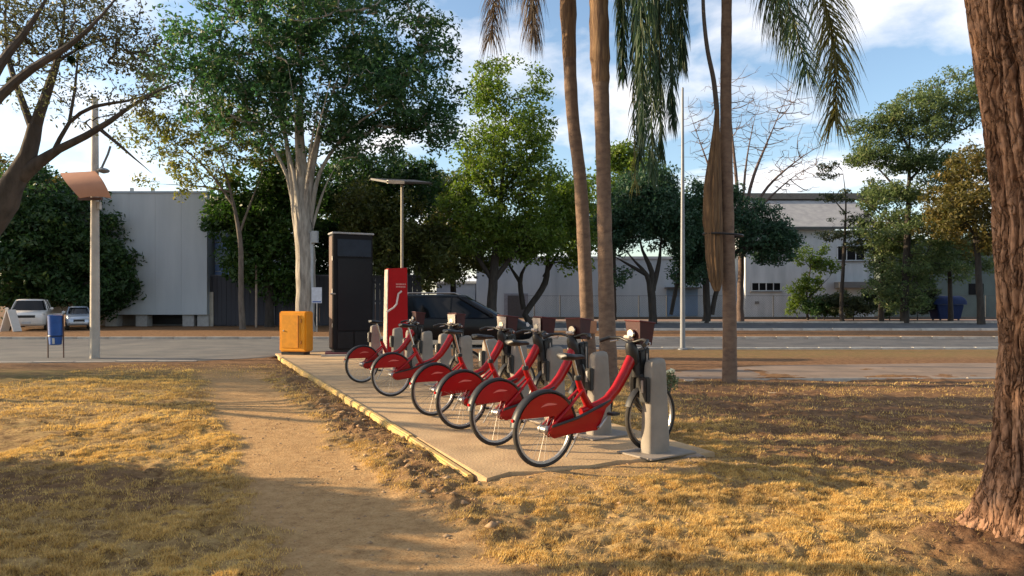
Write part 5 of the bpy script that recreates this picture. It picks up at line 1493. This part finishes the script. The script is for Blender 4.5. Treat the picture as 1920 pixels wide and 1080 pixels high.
bp0 = N_('ShaderNodeBump'); bp0.inputs['Strength'].default_value = .9; bp0.inputs['Distance'].default_value = .02
t_.links.new(crack, bp0.inputs['Height'])
bpn = N_('ShaderNodeBump'); bpn.inputs['Strength'].default_value = .8; bpn.inputs['Distance'].default_value = .012
t_.links.new(bp0.outputs[0], bpn.inputs['Normal'])
n3 = N_('ShaderNodeTexNoise'); n3.inputs['Scale'].default_value = 45; n3.inputs['Detail'].default_value = 8
t_.links.new(mpg.outputs[0], n3.inputs['Vector']); t_.links.new(n3.outputs[0], bpn.inputs['Height']); t_.links.new(bpn.outputs[0], B_.inputs['Normal'])
na, nz_ = 320, 430
zs = np.concatenate([np.linspace(-.1, 4.2, nz_ - 40), np.linspace(4.25, 7.0, 40)])
A_, Z_ = np.meshgrid(np.linspace(0, 2 * np.pi, na, endpoint=False), zs)
rad_ = np.interp(Z_, [-.1, .0, .15, .35, .7, 1.2, 2.0, 3.0, 4.2, 7], [.66, .56, .455, .395, .355, .325, .315, .32, .335, .25])
flare = np.exp(-np.maximum(Z_, 0) / .35)
rad_ = rad_ * (1 + .16 * flare * np.sin(A_ * 5 + .6) + .08 * flare * np.sin(A_ * 9 + 2))
cxa, cya = np.cos(A_), np.sin(A_)
wz = Z_ + .25 * (fbm(cxa * 2 + 5, cya * 2 + 5, Z_ * 1.2, 77) - .5)
tw = .30 * (fbm(cxa * 3 + 9, cya * 3 + 9, Z_ * 2.2, 55) - .5)
ca2, sa2 = np.cos(A_ + tw), np.sin(A_ + tw)
n1 = fbm(ca2 * 6.5 + 20, sa2 * 6.5 + 20, wz * 1.25, 61, 3)
n2 = fbm(ca2 * 15 + 20, sa2 * 15 + 20, wz * 3.2, 67, 4)
ridge1 = np.abs(2 * n1 - 1); ridge2 = np.abs(2 * n2 - 1)
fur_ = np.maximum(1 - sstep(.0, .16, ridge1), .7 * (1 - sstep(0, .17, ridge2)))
low_ = 1 - sstep(.05, .5, Z_) * .0
disp = -.036 * (1 - sstep(.0, .22, ridge1)) - .014 * (1 - sstep(0, .2, ridge2)) + .010 * (fbm(ca2 * 26, sa2 * 26, wz * 7, 93, 3) - .5) + .03 * (fbm(cxa * 3, cya * 3, Z_ * 2, 91, 4) - .5)
rad_ = rad_ + disp
# the stem leans to the left as it rises
lx = np.interp(Z_, [0, .5, 1.4, 2.2, 3.3, 4.2, 7], [0, .0, -.015, -.06, -.20, -.30, -.6])
bigV = np.stack([(rad_ * cxa + lx).ravel(), (rad_ * cya).ravel(), Z_.ravel()], 1)
jj = np.arange(na * nz_).reshape(nz_, na)
bq = np.stack([jj[:-1], np.roll(jj, -1, 1)[:-1], np.roll(jj, -1, 1)[1:], jj[1:]], -1).reshape(-1, 4)
bo = npmesh('trunk', bigV, bq, barkb, big, smooth=True)
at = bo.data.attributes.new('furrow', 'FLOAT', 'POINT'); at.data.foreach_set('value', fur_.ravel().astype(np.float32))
lb = MB()
for az, el in ((.4, .9), (2.3, 1.0), (4.0, .8), (5.4, 1.1)):
    p0 = Vector((-.6, 0, 6.6)); dv = Vector((math.cos(az), math.sin(az), el))
    lb.tube([p0, p0 + dv * 1.2, p0 + dv * 2.6 + Vector((0, 0, .3)), p0 + dv * 4], [.17, .12, .08, .03], 8)
lb.build('limbs', bark_grey, big, smooth=True)
g = np.random.default_rng(9)
cc = np.array([[-.6 + r * math.cos(a), r * math.sin(a), 9 + g.uniform(-1, 1.6)] for a, r in zip(g.uniform(0, 6.28, 70), 3.6 * np.sqrt(g.random(70)))])
V, Fq = make_leaves(cc, np.full(70, .8), 60, .16, 17)
npmesh('crown', V, Fq, L_mid, big, kind='stuff')

# ------------------------------------------------------------------ dry grass, clods, litter
def blades(n, xr, yr, hmin, hmax, w, seed, power=1.0):
    g = np.random.default_rng(seed)
    x = g.uniform(xr[0], xr[1], n); y = yr[0] + (yr[1] - yr[0]) * g.random(n) ** power
    s, t, pth, rim, pad, bare = ground_masks(x, y)
    cl = fbm(x * 2.2, y * 2.2, s=71)
    tuft = fbm(x * 9, y * 9, s=171, o=2)
    keep = (np.abs(x / y) < .82) & (g.random(n) < sstep(.33, .52, tuft) + .08) & (pad < .05) & (g.random(n) > pth * 1.1) & (g.random(n) > bare * .93) & (g.random(n) < sstep(.34, .54, cl) * .9 + .10) & (g.random(n) > rim * .9)
    keep &= ~((y > 13.6) & (x > 2.8)) & (y < 17.6)
    x, y = x[keep], y[keep]
    z = ground_h(x, y)
    n = len(x)
    h = g.uniform(hmin, hmax, n) * (.5 + .6 * fbm(x * 1.5, y * 1.5, s=81) + .8 * sstep(.42, .7, tuft[keep]))
    az = g.uniform(0, 6.28, n); lean = g.uniform(.2, 1.5, n)
    dx, dy = np.cos(az) * h * lean, np.sin(az) * h * lean
    px, py = -np.sin(az) * w, np.cos(az) * w
    V = np.stack([np.stack([x - px, y - py, z - .004], 1), np.stack([x + px, y + py, z - .004], 1), np.stack([x + dx, y + dy, z + h], 1)], 1).reshape(-1, 3)
    return V, np.arange(3 * n).reshape(-1, 3)
V1, F1 = blades(1300000, (-5.2, 5.6), (3.6, 9.0), .007, .024, .0034, 5, 1.4)
V2, F2 = blades(420000, (-9.5, 9), (8.5, 17.5), .012, .036, .006, 6)
L_straw = leafmat('dry_grass_blades', (.22, .14, .065), (.76, .53, .19), (.60, .47, .17), .3, .8)
npmesh('dry_grass', np.concatenate([V1, V2]), np.concatenate([F1, F2 + len(V1)]), L_straw, kind='stuff')

g = np.random.default_rng(33)
cv, cf = [], []
oc = np.array([[1, 0, 0], [-1, 0, 0], [0, 1, 0], [0, -1, 0], [0, 0, 1], [0, 0, -1]], float)
of = np.array([[0, 2, 4], [2, 1, 4], [1, 3, 4], [3, 0, 4], [2, 0, 5], [1, 2, 5], [3, 1, 5], [0, 3, 5]])
def scatter_clods(n, fs, ft, smin, smax):
    k0 = 0
    for _ in range(n):
        p = ST(fs(), ft())
        s_ = smin + (smax - smin) * g.random() ** 3
        z = float(ground_h(np.array([p.x]), np.array([p.y]))[0])
        M = g.normal(size=(3, 3)) * .25 + np.eye(3)
        v = (oc * g.uniform(.6, 1.2, (6, 1))) @ M * np.array([1.2, 1, .6]) * s_ + np.array([p.x, p.y, z])
        cf.append(of + 6 * len(cv)); cv.append(v)
scatter_clods(650, lambda: g.uniform(4.4, 16), lambda: g.normal(1.84, .2), .006, .045)
scatter_clods(1100, lambda: g.uniform(3, 12), lambda: g.normal(1.0, .5), .003, .02)
scatter_clods(500, lambda: g.uniform(3.8, 5.6), lambda: g.uniform(2.0, 5.0), .004, .022)
npmesh('soil_clods', np.concatenate(cv), np.concatenate(cf), mat('clod_soil', (.40, .27, .15), .95, col2=(.24, .15, .085), scale=12), kind='stuff')

# fallen leaves
n = 9000
x = g.uniform(-4.5, 7.5, n); y = g.uniform(3.8, 13.5, n)
s, t, pth, rim, padm, bare = ground_masks(x, y)
keep = (padm < .05) & (g.random(n) < .22 + .6 * (x > 1.6)) & (pth < .4)
x, y = x[keep], y[keep]; z = ground_h(x, y) + .012
V, Fq = make_leaves(np.stack([x, y, z], 1), np.full(len(x), .004), 1, .032, 44, .3, .5, 3.0)
npmesh('fallen_leaves', V, Fq, leafmat('fallen_leaf', (.05, .028, .018), (.20, .11, .055), (.5, .34, .16), .15), kind='stuff')
# a dead twig on the shaded grass and a small flowering plant behind the near dock
tw = MB()
a = P(1432, 733, 12.2); 
tw.tube([(0, 0, .02), (.18, -.12, .03), (.36, -.18, .025), (.55, -.30, .02)], [.009, .008, .007, .003], 5)
tw.tube([(.18, -.12, .03), (.05, -.34, .03), (-.03, -.42, .02)], [.006, .005, .002], 5)
two = tw.build('fallen_twig', mat('twig_pale', (.5, .40, .28), .8)); two.location = (a.x, 12.0, float(ground_h(np.array([a.x]), np.array([12.0]))[0])); tag(two, 'pale forked twig lying on the shaded ground near the right palm', 'twig')
fp_ = P(1255, 0, 11.5)
pl = thing('flowering_plant', 'small grey green plant with white flower heads behind the nearest dock', 'plant', (fp_.x, 11.5, 0))
V, Fq = make_leaves([(0, 0, .18), (.08, .05, .26), (-.08, 0, .24), (.02, .04, .33)], [.14, .1, .1, .08], 110, .05, 55, .9)
npmesh('leaves', V, Fq, leafmat('leaves_plant', (.10, .13, .06), (.22, .24, .11), None, .3), pl, kind='stuff')
V, Fq = make_leaves([(.04, 0, .42), (-.10, 0, .36), (.0, .03, .40)], [.06, .045, .05], 60, .035, 56, .6)
npmesh('flowers', V, Fq, leafmat('petals', (.6, .6, .45), (.8, .8, .66), None, .3), pl, kind='stuff')
st_ = MB()
for i in range(9):
    a = i * .7
    st_.tube([(0, 0, 0), (.04 * math.cos(a), .04 * math.sin(a), .18), (.11 * math.cos(a), .11 * math.sin(a), .36)], [.005, .004, .002], 4)
st_.build('stems', bark_grey, pl)
